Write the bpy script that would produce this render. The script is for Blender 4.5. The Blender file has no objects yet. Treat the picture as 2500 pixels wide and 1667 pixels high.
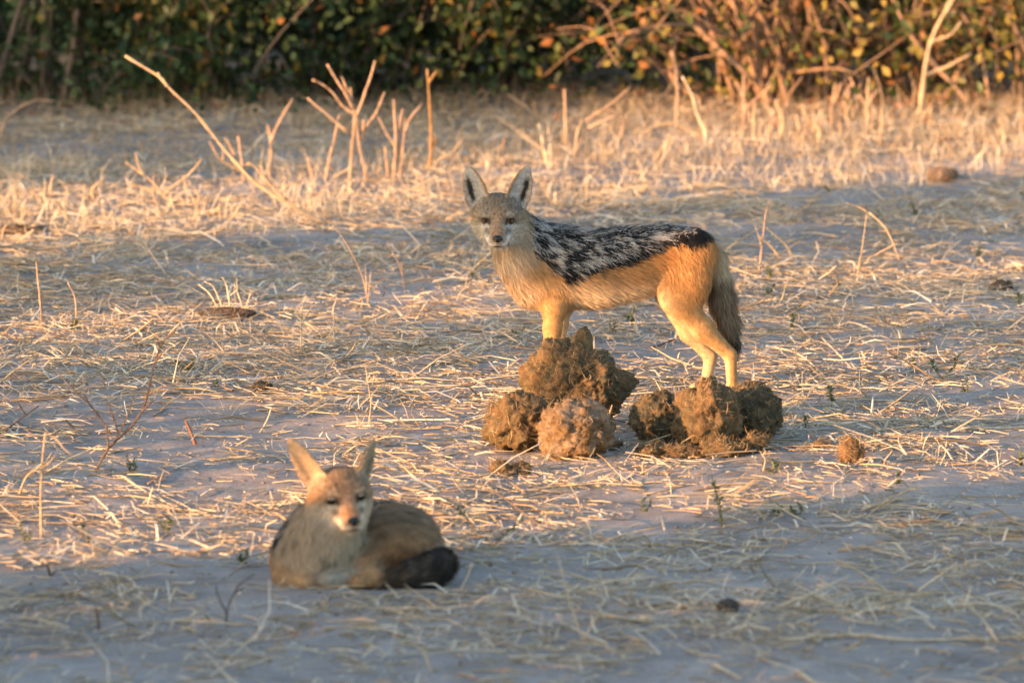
import bpy, math, random
import numpy as np
from mathutils import Vector, Matrix

# ------------------------------------------------------------------ camera, sky, sun, exposure
SC = bpy.context.scene
COL = SC.collection
CAM_H, FPX, HOR = 2.6, 19100.0, -1518.0          # metres; focal length and horizon in photo pixels (2500 wide)
PITCH = math.atan((833.5 - HOR) / FPX)
cam_d = bpy.data.cameras.new('camera'); cam = bpy.data.objects.new('camera', cam_d); COL.objects.link(cam)
cam.location = (0, 0, CAM_H); cam.rotation_euler = (math.pi / 2 - PITCH, 0, 0)
cam_d.sensor_width = 36.0; cam_d.lens = FPX / 2500 * 36.0
cam_d.clip_start = 0.5; cam_d.clip_end = 2000
cam_d.dof.use_dof = True; cam_d.dof.focus_distance = 20.05; cam_d.dof.aperture_fstop = 5.6
SC.camera = cam

SUN_AZ, SUN_EL = math.radians(33), math.radians(8.5)      # light travels towards +x, turned SUN_AZ towards +y
LDIR = np.array([math.cos(SUN_AZ) * math.cos(SUN_EL), math.sin(SUN_AZ) * math.cos(SUN_EL), -math.sin(SUN_EL)])
w = bpy.data.worlds.new('World'); SC.world = w; w.use_nodes = True
nt = w.node_tree; nt.nodes.clear()
sky = nt.nodes.new('ShaderNodeTexSky'); sky.sky_type = 'NISHITA'; sky.sun_disc = False
sky.sun_elevation = SUN_EL
to_sun = -LDIR
sky.sun_rotation = math.atan2(to_sun[0], to_sun[1])
sky.air_density = 1.0; sky.dust_density = 1.7; sky.ozone_density = 1.0
bg = nt.nodes.new('ShaderNodeBackground'); bg.inputs[1].default_value = 0.15
wo = nt.nodes.new('ShaderNodeOutputWorld')
nt.links.new(sky.outputs[0], bg.inputs[0]); nt.links.new(bg.outputs[0], wo.inputs[0])
sl = bpy.data.lights.new('sun', 'SUN'); sl.energy = 4.3; sl.angle = math.radians(0.55); sl.color = (1.0, 0.53, 0.25)
so = bpy.data.objects.new('sun', sl); COL.objects.link(so)
so.rotation_euler = Vector(tuple(LDIR)).to_track_quat('-Z', 'Y').to_euler(); so.location = (-30, -15, 12)
SC.view_settings.view_transform = 'Standard'; SC.view_settings.look = 'None'
SC.view_settings.gamma = 1.0; SC.view_settings.use_curve_mapping = False
SC.view_settings.exposure = 1.9
SC.render.engine = 'CYCLES'

# ------------------------------------------------------------------ helpers
RNG = np.random.default_rng(7); random.seed(7)

def sm(a, b, x):
    t = np.clip((x - a) / (b - a), 0, 1); return t * t * (3 - 2 * t)

_PERM = np.random.default_rng(3).permutation(256).astype(np.int32); _PERM = np.concatenate([_PERM, _PERM, _PERM])
_GR = np.random.default_rng(4).normal(size=(256, 3)); _GR /= np.linalg.norm(_GR, axis=1)[:, None]
def noise3(P):
    P = np.asarray(P, float); I = np.floor(P).astype(np.int64); F = P - I; I = (I & 255).astype(np.int32)
    Wt = F * F * F * (F * (F * 6 - 15) + 10); r = np.zeros(len(P))
    for i in (0, 1):
        for j in (0, 1):
            for k in (0, 1):
                h = _PERM[_PERM[_PERM[(I[:, 0] + i) & 255] + ((I[:, 1] + j) & 255)] + ((I[:, 2] + k) & 255)]
                g = _GR[h]; d = (F[:, 0] - i) * g[:, 0] + (F[:, 1] - j) * g[:, 1] + (F[:, 2] - k) * g[:, 2]
                wx = Wt[:, 0] if i else 1 - Wt[:, 0]; wy = Wt[:, 1] if j else 1 - Wt[:, 1]; wz = Wt[:, 2] if k else 1 - Wt[:, 2]
                r += d * wx * wy * wz
    return r * 1.6
def fbm(P, oct=4, lac=2.1, gain=0.5):
    a, s, r = 1.0, 1.0, 0
    for o in range(oct): r = r + a * noise3(P * s + o * 17.3); s *= lac; a *= gain
    return r

def gz(x, y):
    x = np.atleast_1d(np.asarray(x, float)); y = np.atleast_1d(np.asarray(y, float)); z0 = np.zeros_like(x)
    p = np.stack([x, y, z0], 1)
    return 0.022 * noise3(p * 0.8 + 3.1) + 0.012 * noise3(p * np.array([2.6, 2.0, 1]) + 9.7) + 0.006 * noise3(p * 7.0) + 0.0028 * noise3(p * 19.0)

def ray(px, py):                                    # photo pixel (2500 wide) -> direction with dy = 1 along view
    a = (px - 1250) / FPX; b = (833.5 - py) / FPX
    return np.array([a, math.cos(PITCH) + b * math.sin(PITCH), -math.sin(PITCH) + b * math.cos(PITCH)])
def ground(px, py):
    d = ray(px, py); t = -CAM_H / d[2]; return np.array([d[0] * t, d[1] * t, 0.0])
def g2(px, py):                                     # same, from coordinates on a 2352-wide copy
    return ground(px / 0.9408, py / 0.9408)
def at_depth(px, py, Y):
    d = ray(px / 0.9408, py / 0.9408); t = Y / d[1]; return np.array([d[0] * t, Y, CAM_H + d[2] * t])
def to_px(P):                                       # world -> 2352-wide pixel coordinates
    P = np.atleast_2d(P); v = P - np.array([0, 0, CAM_H])
    f = v[:, 1] * math.cos(PITCH) - v[:, 2] * math.sin(PITCH); u = v[:, 1] * math.sin(PITCH) + v[:, 2] * math.cos(PITCH)
    return (1250 + FPX * v[:, 0] / f) * 0.9408, (833.5 - FPX * u / f) * 0.9408

def tag(o, label=None, cat=None, group=None, kind=None):
    if label: o['label'] = label
    if cat: o['category'] = cat
    if group: o['group'] = group
    if kind: o['kind'] = kind
    return o
def mesh_data(name, V, T, C=None, smooth=True):
    V = np.asarray(V, np.float32); T = np.asarray(T, np.int32); me = bpy.data.meshes.new(name)
    me.vertices.add(len(V)); me.vertices.foreach_set('co', V.ravel())
    me.loops.add(T.size); me.loops.foreach_set('vertex_index', T.ravel())
    me.polygons.add(len(T)); me.polygons.foreach_set('loop_start', np.arange(0, T.size, 3, dtype=np.int32))
    me.polygons.foreach_set('use_smooth', np.full(len(T), smooth, dtype=bool))
    if C is not None:
        C = np.asarray(C, np.float32)
        if C.ndim == 1: C = np.tile(C, (len(V), 1))
        a = me.color_attributes.new('col', 'FLOAT_COLOR', 'POINT')
        a.data.foreach_set('color', np.concatenate([C[:, :3], np.ones((len(C), 1), np.float32)], 1).ravel())
    me.update(calc_edges=True); return me
def link(name, me, mat, parent=None):
    o = bpy.data.objects.new(name, me); COL.objects.link(o)
    if me is not None and mat is not None and not me.materials: me.materials.append(mat)
    if parent: o.parent = parent
    return o
def mesh_obj(name, V, T, C, mat, parent=None, smooth=True): return link(name, mesh_data(name, V, T, C, smooth), mat, parent)
def empty(name, loc, rz=0):
    o = bpy.data.objects.new(name, None); COL.objects.link(o); o.location = tuple(loc); o.rotation_euler = (0, 0, rz)
    o.empty_display_size = 0.05; return o

class Bag:
    def __init__(s): s.V, s.T, s.C, s.n = [], [], [], 0
    def add(s, V, T, C):
        V = np.asarray(V, float); C = np.asarray(C, float)
        if C.ndim == 1: C = np.tile(C, (len(V), 1))
        s.V.append(V); s.T.append(np.asarray(T) + s.n); s.C.append(C); s.n += len(V)
    def obj(s, name, mat, parent=None, origin=None, smooth=True):
        V = np.concatenate(s.V)
        if origin is not None: V = V - np.asarray(origin)
        return mesh_obj(name, V, np.concatenate(s.T), np.concatenate(s.C), mat, parent, smooth)

def unit(v): return v / np.maximum(np.linalg.norm(v, axis=-1, keepdims=True), 1e-9)

def tube(pts, radii, col, ns=6, jitter=0.0):        # one tapered tube along a polyline
    pts = np.asarray(pts, float); n = len(pts); radii = np.broadcast_to(radii, n).astype(float)
    d = unit(np.gradient(pts, axis=0)); ref = np.array([0.13, 1, 0.21]); a = unit(np.cross(d, ref)); b = np.cross(d, a)
    th = np.arange(ns) * 2 * np.pi / ns
    rr = radii[:, None] * (1 + jitter * RNG.normal(size=(n, ns)))
    V = pts[:, None] + rr[..., None] * (np.cos(th)[None, :, None] * a[:, None] + np.sin(th)[None, :, None] * b[:, None])
    V = V.reshape(-1, 3); T = []
    for i in range(n - 1):
        for k in range(ns):
            p, q, r_, s_ = i * ns + k, i * ns + (k + 1) % ns, (i + 1) * ns + k, (i + 1) * ns + (k + 1) % ns
            T += [(p, q, s_), (p, s_, r_)]
    for k in range(1, ns - 1): T += [(0, k + 1, k), ((n - 1) * ns, (n - 1) * ns + k, (n - 1) * ns + k + 1)]
    return V, np.array(T), np.asarray(col, float)
def smooth_line(pts, n=4):                          # Catmull-Rom resample
    pts = np.asarray(pts, float)
    if len(pts) < 3:
        t = np.linspace(0, 1, n + 1)[:, None]; return pts[0] * (1 - t) + pts[-1] * t
    P = np.vstack([2 * pts[0] - pts[1], pts, 2 * pts[-1] - pts[-2]]); out = []
    for i in range(1, len(P) - 2):
        for t in np.linspace(0, 1, n, endpoint=False):
            a, b, c, d = P[i - 1], P[i], P[i + 1], P[i + 2]
            out.append(0.5 * (2 * b + (c - a) * t + (2 * a - 5 * b + 4 * c - d) * t * t + (3 * b - a - 3 * c + d) * t ** 3))
    out.append(pts[-1]); return np.array(out)

def ribbons(P0, P1, P2, Wd, C, Ctip=None):          # many blades: quad + tip triangle
    n = len(P0); V = np.stack([P0 - Wd, P0 + Wd, P1 - Wd * 0.8, P1 + Wd * 0.8, P2], 1).reshape(-1, 3)
    b = (np.arange(n) * 5)[:, None, None]; T = (np.array([[0, 1, 3], [0, 3, 2], [2, 3, 4]])[None] + b).reshape(-1, 3)
    if Ctip is None: Ctip = C
    Cm = C * 0.5 + Ctip * 0.5
    Cc = np.stack([C, C, Cm, Cm, Ctip], 1).reshape(-1, 3); return V, T, Cc
def straws(P0, P1, P2, R, C):                       # many 3-sided bent tubes
    n = len(P0); d = unit(P2 - P0); ref = np.tile([0.0, 0, 1], (n, 1)); ref[np.abs(d[:, 2]) > 0.8] = [1, 0, 0]
    a = unit(np.cross(d, ref)); b = np.cross(a, d); rings = []
    for P, s in ((P0, 1.0), (P1, 1.0), (P2, 0.55)):
        for th in (0.5, 2.6, 4.7): rings.append(P + (R * s)[:, None] * (math.cos(th) * a + math.sin(th) * b))
    V = np.stack(rings, 1).reshape(-1, 3); F = []
    for i in (0, 1):
        for k in range(3):
            p, q, r_, s_ = i * 3 + k, i * 3 + (k + 1) % 3, i * 3 + 3 + k, i * 3 + 3 + (k + 1) % 3
            F += [(p, q, s_), (p, s_, r_)]
    T = (np.array(F)[None] + (np.arange(n) * 9)[:, None, None]).reshape(-1, 3)
    return V, T, np.repeat(C, 9, axis=0)
def leaves(P, D, N, L, Wd, C):                      # many 4-triangle folded leaves
    S = unit(np.cross(D, N)); N = np.cross(S, D); L = L[:, None]; Wd = Wd[:, None]
    v = [P, P + D * L * .45 + S * Wd + N * Wd * .35, P + D * L * .5, P + D * L * .45 - S * Wd + N * Wd * .35, P + D * L]
    V = np.stack(v, 1).reshape(-1, 3); n = len(P)
    T = (np.array([[0, 1, 2], [0, 2, 3], [2, 1, 4], [3, 2, 4]])[None] + (np.arange(n) * 5)[:, None, None]).reshape(-1, 3)
    return V, T, np.repeat(C, 5, axis=0)

# ------------------------------------------------------------------ materials
def mat_attr(name, rough=0.8, spec=0.2, trans=0.0, nscale=60, namt=0.25, bump=0.0, bscale=200):
    m = bpy.data.materials.new(name); m.use_nodes = True; n = m.node_tree.nodes; l = m.node_tree.links; n.clear()
    out = n.new('ShaderNodeOutputMaterial'); p = n.new('ShaderNodeBsdfPrincipled'); at = n.new('ShaderNodeAttribute'); at.attribute_name = 'col'
    p.inputs['Roughness'].default_value = rough; p.inputs['Specular IOR Level'].default_value = spec
    tc = n.new('ShaderNodeTexCoord'); nz = n.new('ShaderNodeTexNoise'); nz.inputs['Scale'].default_value = nscale; nz.inputs['Detail'].default_value = 4
    l.new(tc.outputs['Object'], nz.inputs['Vector'])
    mr = n.new('ShaderNodeMapRange'); mr.inputs[3].default_value = 1 - namt; mr.inputs[4].default_value = 1 + namt; mr.inputs[1].default_value = .25; mr.inputs[2].default_value = .75
    l.new(nz.outputs['Fac'], mr.inputs[0])
    mx = n.new('ShaderNodeVectorMath'); mx.operation = 'SCALE'; l.new(at.outputs['Color'], mx.inputs[0]); l.new(mr.outputs[0], mx.inputs['Scale'])
    l.new(mx.outputs[0], p.inputs['Base Color'])
    if bump:
        nb = n.new('ShaderNodeTexNoise'); nb.inputs['Scale'].default_value = bscale; nb.inputs['Detail'].default_value = 6
        l.new(tc.outputs['Object'], nb.inputs['Vector']); bp = n.new('ShaderNodeBump'); bp.inputs['Strength'].default_value = bump; bp.inputs['Distance'].default_value = 0.004
        l.new(nb.outputs['Fac'], bp.inputs['Height']); l.new(bp.outputs[0], p.inputs['Normal'])
    if trans:
        tr = n.new('ShaderNodeBsdfTranslucent'); l.new(mx.outputs[0], tr.inputs['Color'])
        ms = n.new('ShaderNodeMixShader'); ms.inputs[0].default_value = trans
        l.new(p.outputs[0], ms.inputs[1]); l.new(tr.outputs[0], ms.inputs[2]); l.new(ms.outputs[0], out.inputs[0])
    else: l.new(p.outputs[0], out.inputs[0])
    return m
M_FUR = mat_attr('fur', 0.62, 0.22, 0.12, 300, 0.12)
M_SKIN = mat_attr('fur_undercoat', 0.85, 0.1, 0, 200, 0.15)
M_GLOSS = mat_attr('wet_black', 0.22, 0.5, 0, 400, 0.2, 0.25, 900)
M_EYE = mat_attr('eye', 0.06, 0.6, 0, 900, 0.25)
M_DUNG = mat_attr('dung', 0.9, 0.12, 0, 70, 0.4, 0.9, 260)
M_STRAW = mat_attr('dry_straw', 0.6, 0.3, 0.1, 40, 0.2)
M_STALK = mat_attr('dry_stalk', 0.7, 0.2, 0, 60, 0.3, 0.3, 300)
M_BARK = mat_attr('bark', 0.85, 0.15, 0, 40, 0.35, 0.6, 160)
M_LEAF = mat_attr('leaf', 0.5, 0.35, 0.25, 25, 0.25)
M_CLOD = mat_attr('soil_clod', 0.95, 0.1, 0, 60, 0.3, 0.8, 200)

def soil_material():
    m = bpy.data.materials.new('sandy_soil'); m.use_nodes = True; n = m.node_tree.nodes; l = m.node_tree.links; n.clear()
    out = n.new('ShaderNodeOutputMaterial'); p = n.new('ShaderNodeBsdfPrincipled'); p.inputs['Roughness'].default_value = .95; p.inputs['Specular IOR Level'].default_value = .1
    g = n.new('ShaderNodeNewGeometry')
    def nz(sc, det=5, rough=.6):
        t = n.new('ShaderNodeTexNoise'); t.inputs['Scale'].default_value = sc; t.inputs['Detail'].default_value = det; t.inputs['Roughness'].default_value = rough
        l.new(g.outputs['Position'], t.inputs['Vector']); return t
    big, mid, fine = nz(1.3), nz(9, 6, .7), nz(120, 4, .7)
    r1 = n.new('ShaderNodeValToRGB'); e = r1.color_ramp.elements
    e[0].position = .36; e[0].color = (.19, .17, .162, 1); e[1].position = .64; e[1].color = (.41, .368, .345, 1)
    mx = n.new('ShaderNodeMath'); mx.operation = 'MULTIPLY_ADD'; mx.inputs[1].default_value = .5
    l.new(big.outputs['Fac'], mx.inputs[0]); m2 = n.new('ShaderNodeMath'); m2.operation = 'MULTIPLY'; m2.inputs[1].default_value = .5
    l.new(mid.outputs['Fac'], m2.inputs[0]); l.new(m2.outputs[0], mx.inputs[2]); l.new(mx.outputs[0], r1.inputs[0])
    dk = n.new('ShaderNodeMapRange'); dk.inputs[1].default_value = .3; dk.inputs[2].default_value = .6; dk.inputs[3].default_value = .72; dk.inputs[4].default_value = 1.05
    l.new(fine.outputs['Fac'], dk.inputs[0]); vs = n.new('ShaderNodeVectorMath'); vs.operation = 'SCALE'
    l.new(r1.outputs[0], vs.inputs[0]); l.new(dk.outputs[0], vs.inputs['Scale']); l.new(vs.outputs[0], p.inputs['Base Color'])
    b1 = n.new('ShaderNodeBump'); b1.inputs['Strength'].default_value = .5; b1.inputs['Distance'].default_value = .012; l.new(mid.outputs['Fac'], b1.inputs['Height'])
    b2 = n.new('ShaderNodeBump'); b2.inputs['Strength'].default_value = .5; b2.inputs['Distance'].default_value = .003; l.new(fine.outputs['Fac'], b2.inputs['Height']); l.new(b1.outputs[0], b2.inputs['Normal'])
    l.new(b2.outputs[0], p.inputs['Normal']); l.new(p.outputs[0], out.inputs[0]); return m
M_SOIL = soil_material()

# ------------------------------------------------------------------ ground
def axis(fine0, fine1, step, far):
    a = list(np.arange(fine0, fine1, step)); s, v = step, a[-1]
    while v < far: s *= 1.35; v += s; a.append(v)
    s, v = step, a[0]; lo = []
    while v > -far: s *= 1.35; v -= s; lo.append(v)
    return np.array(lo[::-1] + a)
gx, gy = axis(-2.6, 2.6, 0.024, 600), axis(14.2, 33, 0.037, 700)
X, Y = np.meshgrid(gx, gy, indexing='ij'); zz = gz(X.ravel(), Y.ravel())
V = np.stack([X.ravel(), Y.ravel(), zz], 1); ny = len(gy)
i, j = np.meshgrid(np.arange(len(gx) - 1), np.arange(ny - 1), indexing='ij'); q = (i * ny + j).ravel()
T = np.concatenate([np.stack([q, q + ny, q + ny + 1], 1), np.stack([q, q + ny + 1, q + 1], 1)])
tag(mesh_obj('ground', V, T, None, M_SOIL), 'grey pink sandy soil under the straw litter', 'ground', kind='structure')

# ------------------------------------------------------------------ which ground the sun reaches (measured in the photo, 2352-wide coordinates)
def pl(x, pts): pts = np.array(pts, float); return np.interp(x, pts[:, 0], pts[:, 1])
def lit_map(px, py):
    a0 = pl(px, [(0, 440), (600, 415), (1000, 375), (1400, 300), (1560, 150), (1650, -400)])
    a1 = pl(px, [(0, 585), (800, 545), (1100, 525), (1500, 500), (1800, 440), (2352, 400)])
    c0 = pl(px, [(0, 690), (700, 680), (1150, 590), (1700, 600), (2352, 545)]); c1 = pl(px, [(0, 800), (700, 770), (1150, 720), (1700, 690), (2352, 630)])
    b0 = pl(px, [(0, 1075), (600, 1000), (1050, 860), (1750, 790), (2352, 800)])
    b1 = pl(px, [(0, 1315), (600, 1290), (1100, 1262), (1500, 1240), (1800, 1180), (2352, 1080)])
    r = np.full(px.shape, 0.03)
    r = np.where((py > a0) & (py < a1), 1.0, r)
    r = np.where((py >= a1) & (py < c0), 0.12, r)
    r = np.where((py >= c0) & (py < c1), 0.7, r)
    r = np.where((py >= c1) & (py < b0), 0.4, r)
    r = np.where((py >= b0) & (py < b1), 0.97, r)
    return r

# ------------------------------------------------------------------ animals: one continuous skin grown from a smooth distance field, fur on top
def surface_nets(D, org, h):
    S = D < 0
    A = np.zeros(tuple(s - 1 for s in D.shape), np.int8); cs = [(i, j, k) for i in (0, 1) for j in (0, 1) for k in (0, 1)]
    nx, ny_, nz_ = A.shape
    for i, j, k in cs: A += S[i:i + nx, j:j + ny_, k:k + nz_]
    idx = np.argwhere((A > 0) & (A < 8)); vals = np.stack([D[idx[:, 0] + i, idx[:, 1] + j, idx[:, 2] + k] for i, j, k in cs], 1)
    acc = np.zeros((len(idx), 3)); cnt = np.zeros(len(idx)); C = np.array(cs, float)
    for a in range(8):
        for b in range(a + 1, 8):
            if abs(C[a] - C[b]).sum() != 1: continue
            m = (vals[:, a] < 0) != (vals[:, b] < 0); t = np.zeros(len(idx)); t[m] = vals[m, a] / (vals[m, a] - vals[m, b])
            acc[m] += C[a] + t[m, None] * (C[b] - C[a]); cnt[m] += 1
    V = org + h * (idx + acc / cnt[:, None]); M = np.full(A.shape, -1, np.int64); M[tuple(idx.T)] = np.arange(len(idx)); Q = []
    for ax in range(3):
        s0 = [slice(None)] * 3; s1 = [slice(None)] * 3; s0[ax] = slice(0, -1); s1[ax] = slice(1, None)
        e = np.argwhere(S[tuple(s0)] != S[tuple(s1)]); o1, o2 = [(1, 2), (2, 0), (0, 1)][ax]
        e = e[(e[:, o1] > 0) & (e[:, o2] > 0) & (e[:, o1] < D.shape[o1] - 1) & (e[:, o2] < D.shape[o2] - 1)]
        ins = S[tuple(e.T)]; c = []
        for da, db in ((0, 0), (1, 0), (1, 1), (0, 1)):
            f = e.copy(); f[:, o1] -= 1 - da; f[:, o2] -= 1 - db; c.append(M[tuple(f.T)])
        c = np.stack(c, 1); c[~ins] = c[~ins][:, ::-1]; Q.append(c)
    Q = np.concatenate(Q); Q = Q[(Q >= 0).all(1)]
    return V, np.concatenate([Q[:, [0, 1, 2]], Q[:, [0, 2, 3]]])

class Animal:
    def __init__(s): s.p = []
    def rc(s, a, b, r1, r2, k=.02, d=(0, 0, -1), L=.02, tag='trunk', ys=1.0): s.p.append(dict(t='rc', a=np.array(a, float), b=np.array(b, float), r1=r1, r2=r2, k=k, d=np.array(d, float), L=L, tag=tag, ys=ys))
    def el(s, c, r, R=np.eye(3), k=.02, d=(0, 0, -1), L=.02, tag='trunk'): s.p.append(dict(t='el', c=np.array(c, float), r=np.array(r, float), R=R, k=k, d=np.array(d, float), L=L, tag=tag))
    def ear(s, o, eu, en, L, W, k=.010, side=1):
        eu = unit(np.array(eu, float)); en = np.array(en, float); en = unit(en - eu * (en @ eu)); s.p.append(dict(t='ear', o=np.array(o, float), eu=eu, en=en, ew=np.cross(eu, en), H=L, W=W, k=k, d=eu, L=.008, tag='ear', side=side))
    @staticmethod
    def dist(p, P):
        if p['t'] == 'rc':
            sc = np.array([1, 1 / p['ys'], 1]); a, b = p['a'] * sc, p['b'] * sc; Q = P * sc - a; ba = b - a
            t = np.clip(Q @ ba / max(ba @ ba, 1e-9), 0, 1); return np.linalg.norm(Q - t[..., None] * ba, axis=-1) - (p['r1'] + t * (p['r2'] - p['r1']))
        if p['t'] == 'el':
            Q = (P - p['c']) @ p['R']; k0 = np.linalg.norm(Q / p['r'], axis=-1); k1 = np.linalg.norm(Q / p['r'] ** 2, axis=-1) + 1e-9; return k0 * (k0 - 1) / k1
        Q = P - p['o']; t = Q @ p['eu'] / p['H']; w_ = Q @ p['ew']; n_ = Q @ p['en']; tt = np.clip(t, 0, 1)
        wp = p['W'] * np.minimum((0.86 + .6 * tt), 1.0) * np.clip(1 - tt ** 2.4, 0.003, 1) ** 0.66
        n0 = (0.019 * (1 - .55 * tt)) * (np.clip(np.abs(w_) / p['W'], 0, 1.2) ** 2) - .010 * (1 - tt)
        return np.maximum(np.maximum((np.abs(n_ - n0) - .0034) * .8, (np.abs(w_) - wp) * .9), np.maximum(-t - .1, t - 1) * p['H'])
    def bounds(s, p, m):
        if p['t'] == 'rc': r = max(p['r1'], p['r2']); e = np.array([r, r * p['ys'], r]) + m; return np.minimum(p['a'], p['b']) - e, np.maximum(p['a'], p['b']) + e
        if p['t'] == 'el': r = p['r'].max() + m; return p['c'] - r, p['c'] + r
        r = p['W'] + .02 + m; e = p['o'] + p['eu'] * p['H']; return np.minimum(p['o'], e) - r, np.maximum(p['o'], e) + r
    def build(s, h):
        B = [s.bounds(p, .012) for p in s.p]; lo = np.min([b[0] for b in B], 0); hi = np.max([b[1] for b in B], 0)
        n = np.ceil((hi - lo) / h).astype(int) + 2; D = np.full(n, .5, np.float32); ax = [lo[i] + h * np.arange(n[i]) for i in range(3)]
        for p in s.p:
            k = p['k']; l_, h_ = s.bounds(p, k + 3 * h); i0 = np.maximum(((l_ - lo) / h).astype(int), 0); i1 = np.minimum(((h_ - lo) / h).astype(int) + 2, n)
            sl_ = tuple(slice(a, b) for a, b in zip(i0, i1)); P = np.stack(np.meshgrid(*[ax[i][sl_[i]] for i in range(3)], indexing='ij'), -1)
            d = s.dist(p, P); c = D[sl_]; hh = np.clip(.5 + .5 * (c - d) / k, 0, 1); D[sl_] = c * (1 - hh) + d * hh - k * hh * (1 - hh)
        s.D, s.lo, s.h = D, lo, h
        V, T = surface_nets(D, lo, h)
        fn = np.cross(V[T[:, 1]] - V[T[:, 0]], V[T[:, 2]] - V[T[:, 0]]); N = np.zeros_like(V)
        for k in range(3): np.add.at(N, T[:, k], fn)
        s.V, s.T, s.N = V, T, unit(N); s.area = np.linalg.norm(fn, axis=1) / 2
    def sample(s, P):                                # value of the field at points
        q = np.clip(((P - s.lo) / s.h), 0, np.array(s.D.shape) - 1.001).astype(int); return s.D[tuple(q.T)]
    def weights(s, P, sharp=.007):
        d = np.stack([s.dist(p, P) for p in s.p], 1); d = d - d.min(1, keepdims=True); w_ = np.exp(-d / sharp); return w_ / w_.sum(1, keepdims=True)
    def make(s, root, colour, nh, keep=None, seed=1, lenf=None):
        rng = np.random.default_rng(seed); W = s.weights(s.V); Ls = np.array([p['L'] for p in s.p]); Dr = np.array([unit(p['d']) for p in s.p])
        Lv = W @ Ls; body = mesh_obj('body', s.V, s.T, colour(s.V, s.N, s, W, rng)[0], M_SKIN, root)
        pr = s.area * (0.012 / np.maximum(Lv[s.T].mean(1), .003)) ** .8; ti = rng.choice(len(s.T), nh, p=pr / pr.sum())
        b = rng.random((nh, 2)); f = b.sum(1) > 1; b[f] = 1 - b[f]; b = np.concatenate([1 - b.sum(1, keepdims=True), b], 1)
        P = (s.V[s.T[ti]] * b[..., None]).sum(1); N = unit((s.N[s.T[ti]] * b[..., None]).sum(1))
        if keep is not None: m = keep(P); P, N = P[m], N[m]
        W = s.weights(P); L = (W @ Ls) * rng.uniform(.65, 1.25, len(P))
        if lenf is not None: L = L * lenf(P, N)
        d = W @ Dr; cl = np.stack([noise3(P * 75 + o) for o in (0, 40, 80)], 1); d = d + .45 * cl + .18 * rng.normal(size=d.shape)
        d = unit(d - N * (d * N).sum(1, keepdims=True)); C0, C1 = colour(P, N, s, W, rng)
        lift = np.clip(rng.normal(.42, .16, len(P)), .1, .9)[:, None]
        d1 = unit(d + N * lift); d2 = unit(d + N * lift * .35 + np.array([0, 0, -.10])); L = L[:, None]
        wd = unit(np.cross(d, N) + N * rng.normal(0, .35, (len(P), 1))) * (np.clip(L * .028, .00032, .0007))
        P0 = P - N * .001; P1 = P0 + d1 * L * .5; P2 = P1 + d2 * L * .5
        fur = mesh_obj('fur', *ribbons(P0, P1, P2, wd, C0, C1), M_FUR, body); tag(fur, kind='stuff'); return body

def frame(x, f, z): return np.stack([x, f, z], 1)
def rot(ax, a): return np.array(Matrix.Rotation(a, 3, ax))

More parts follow.
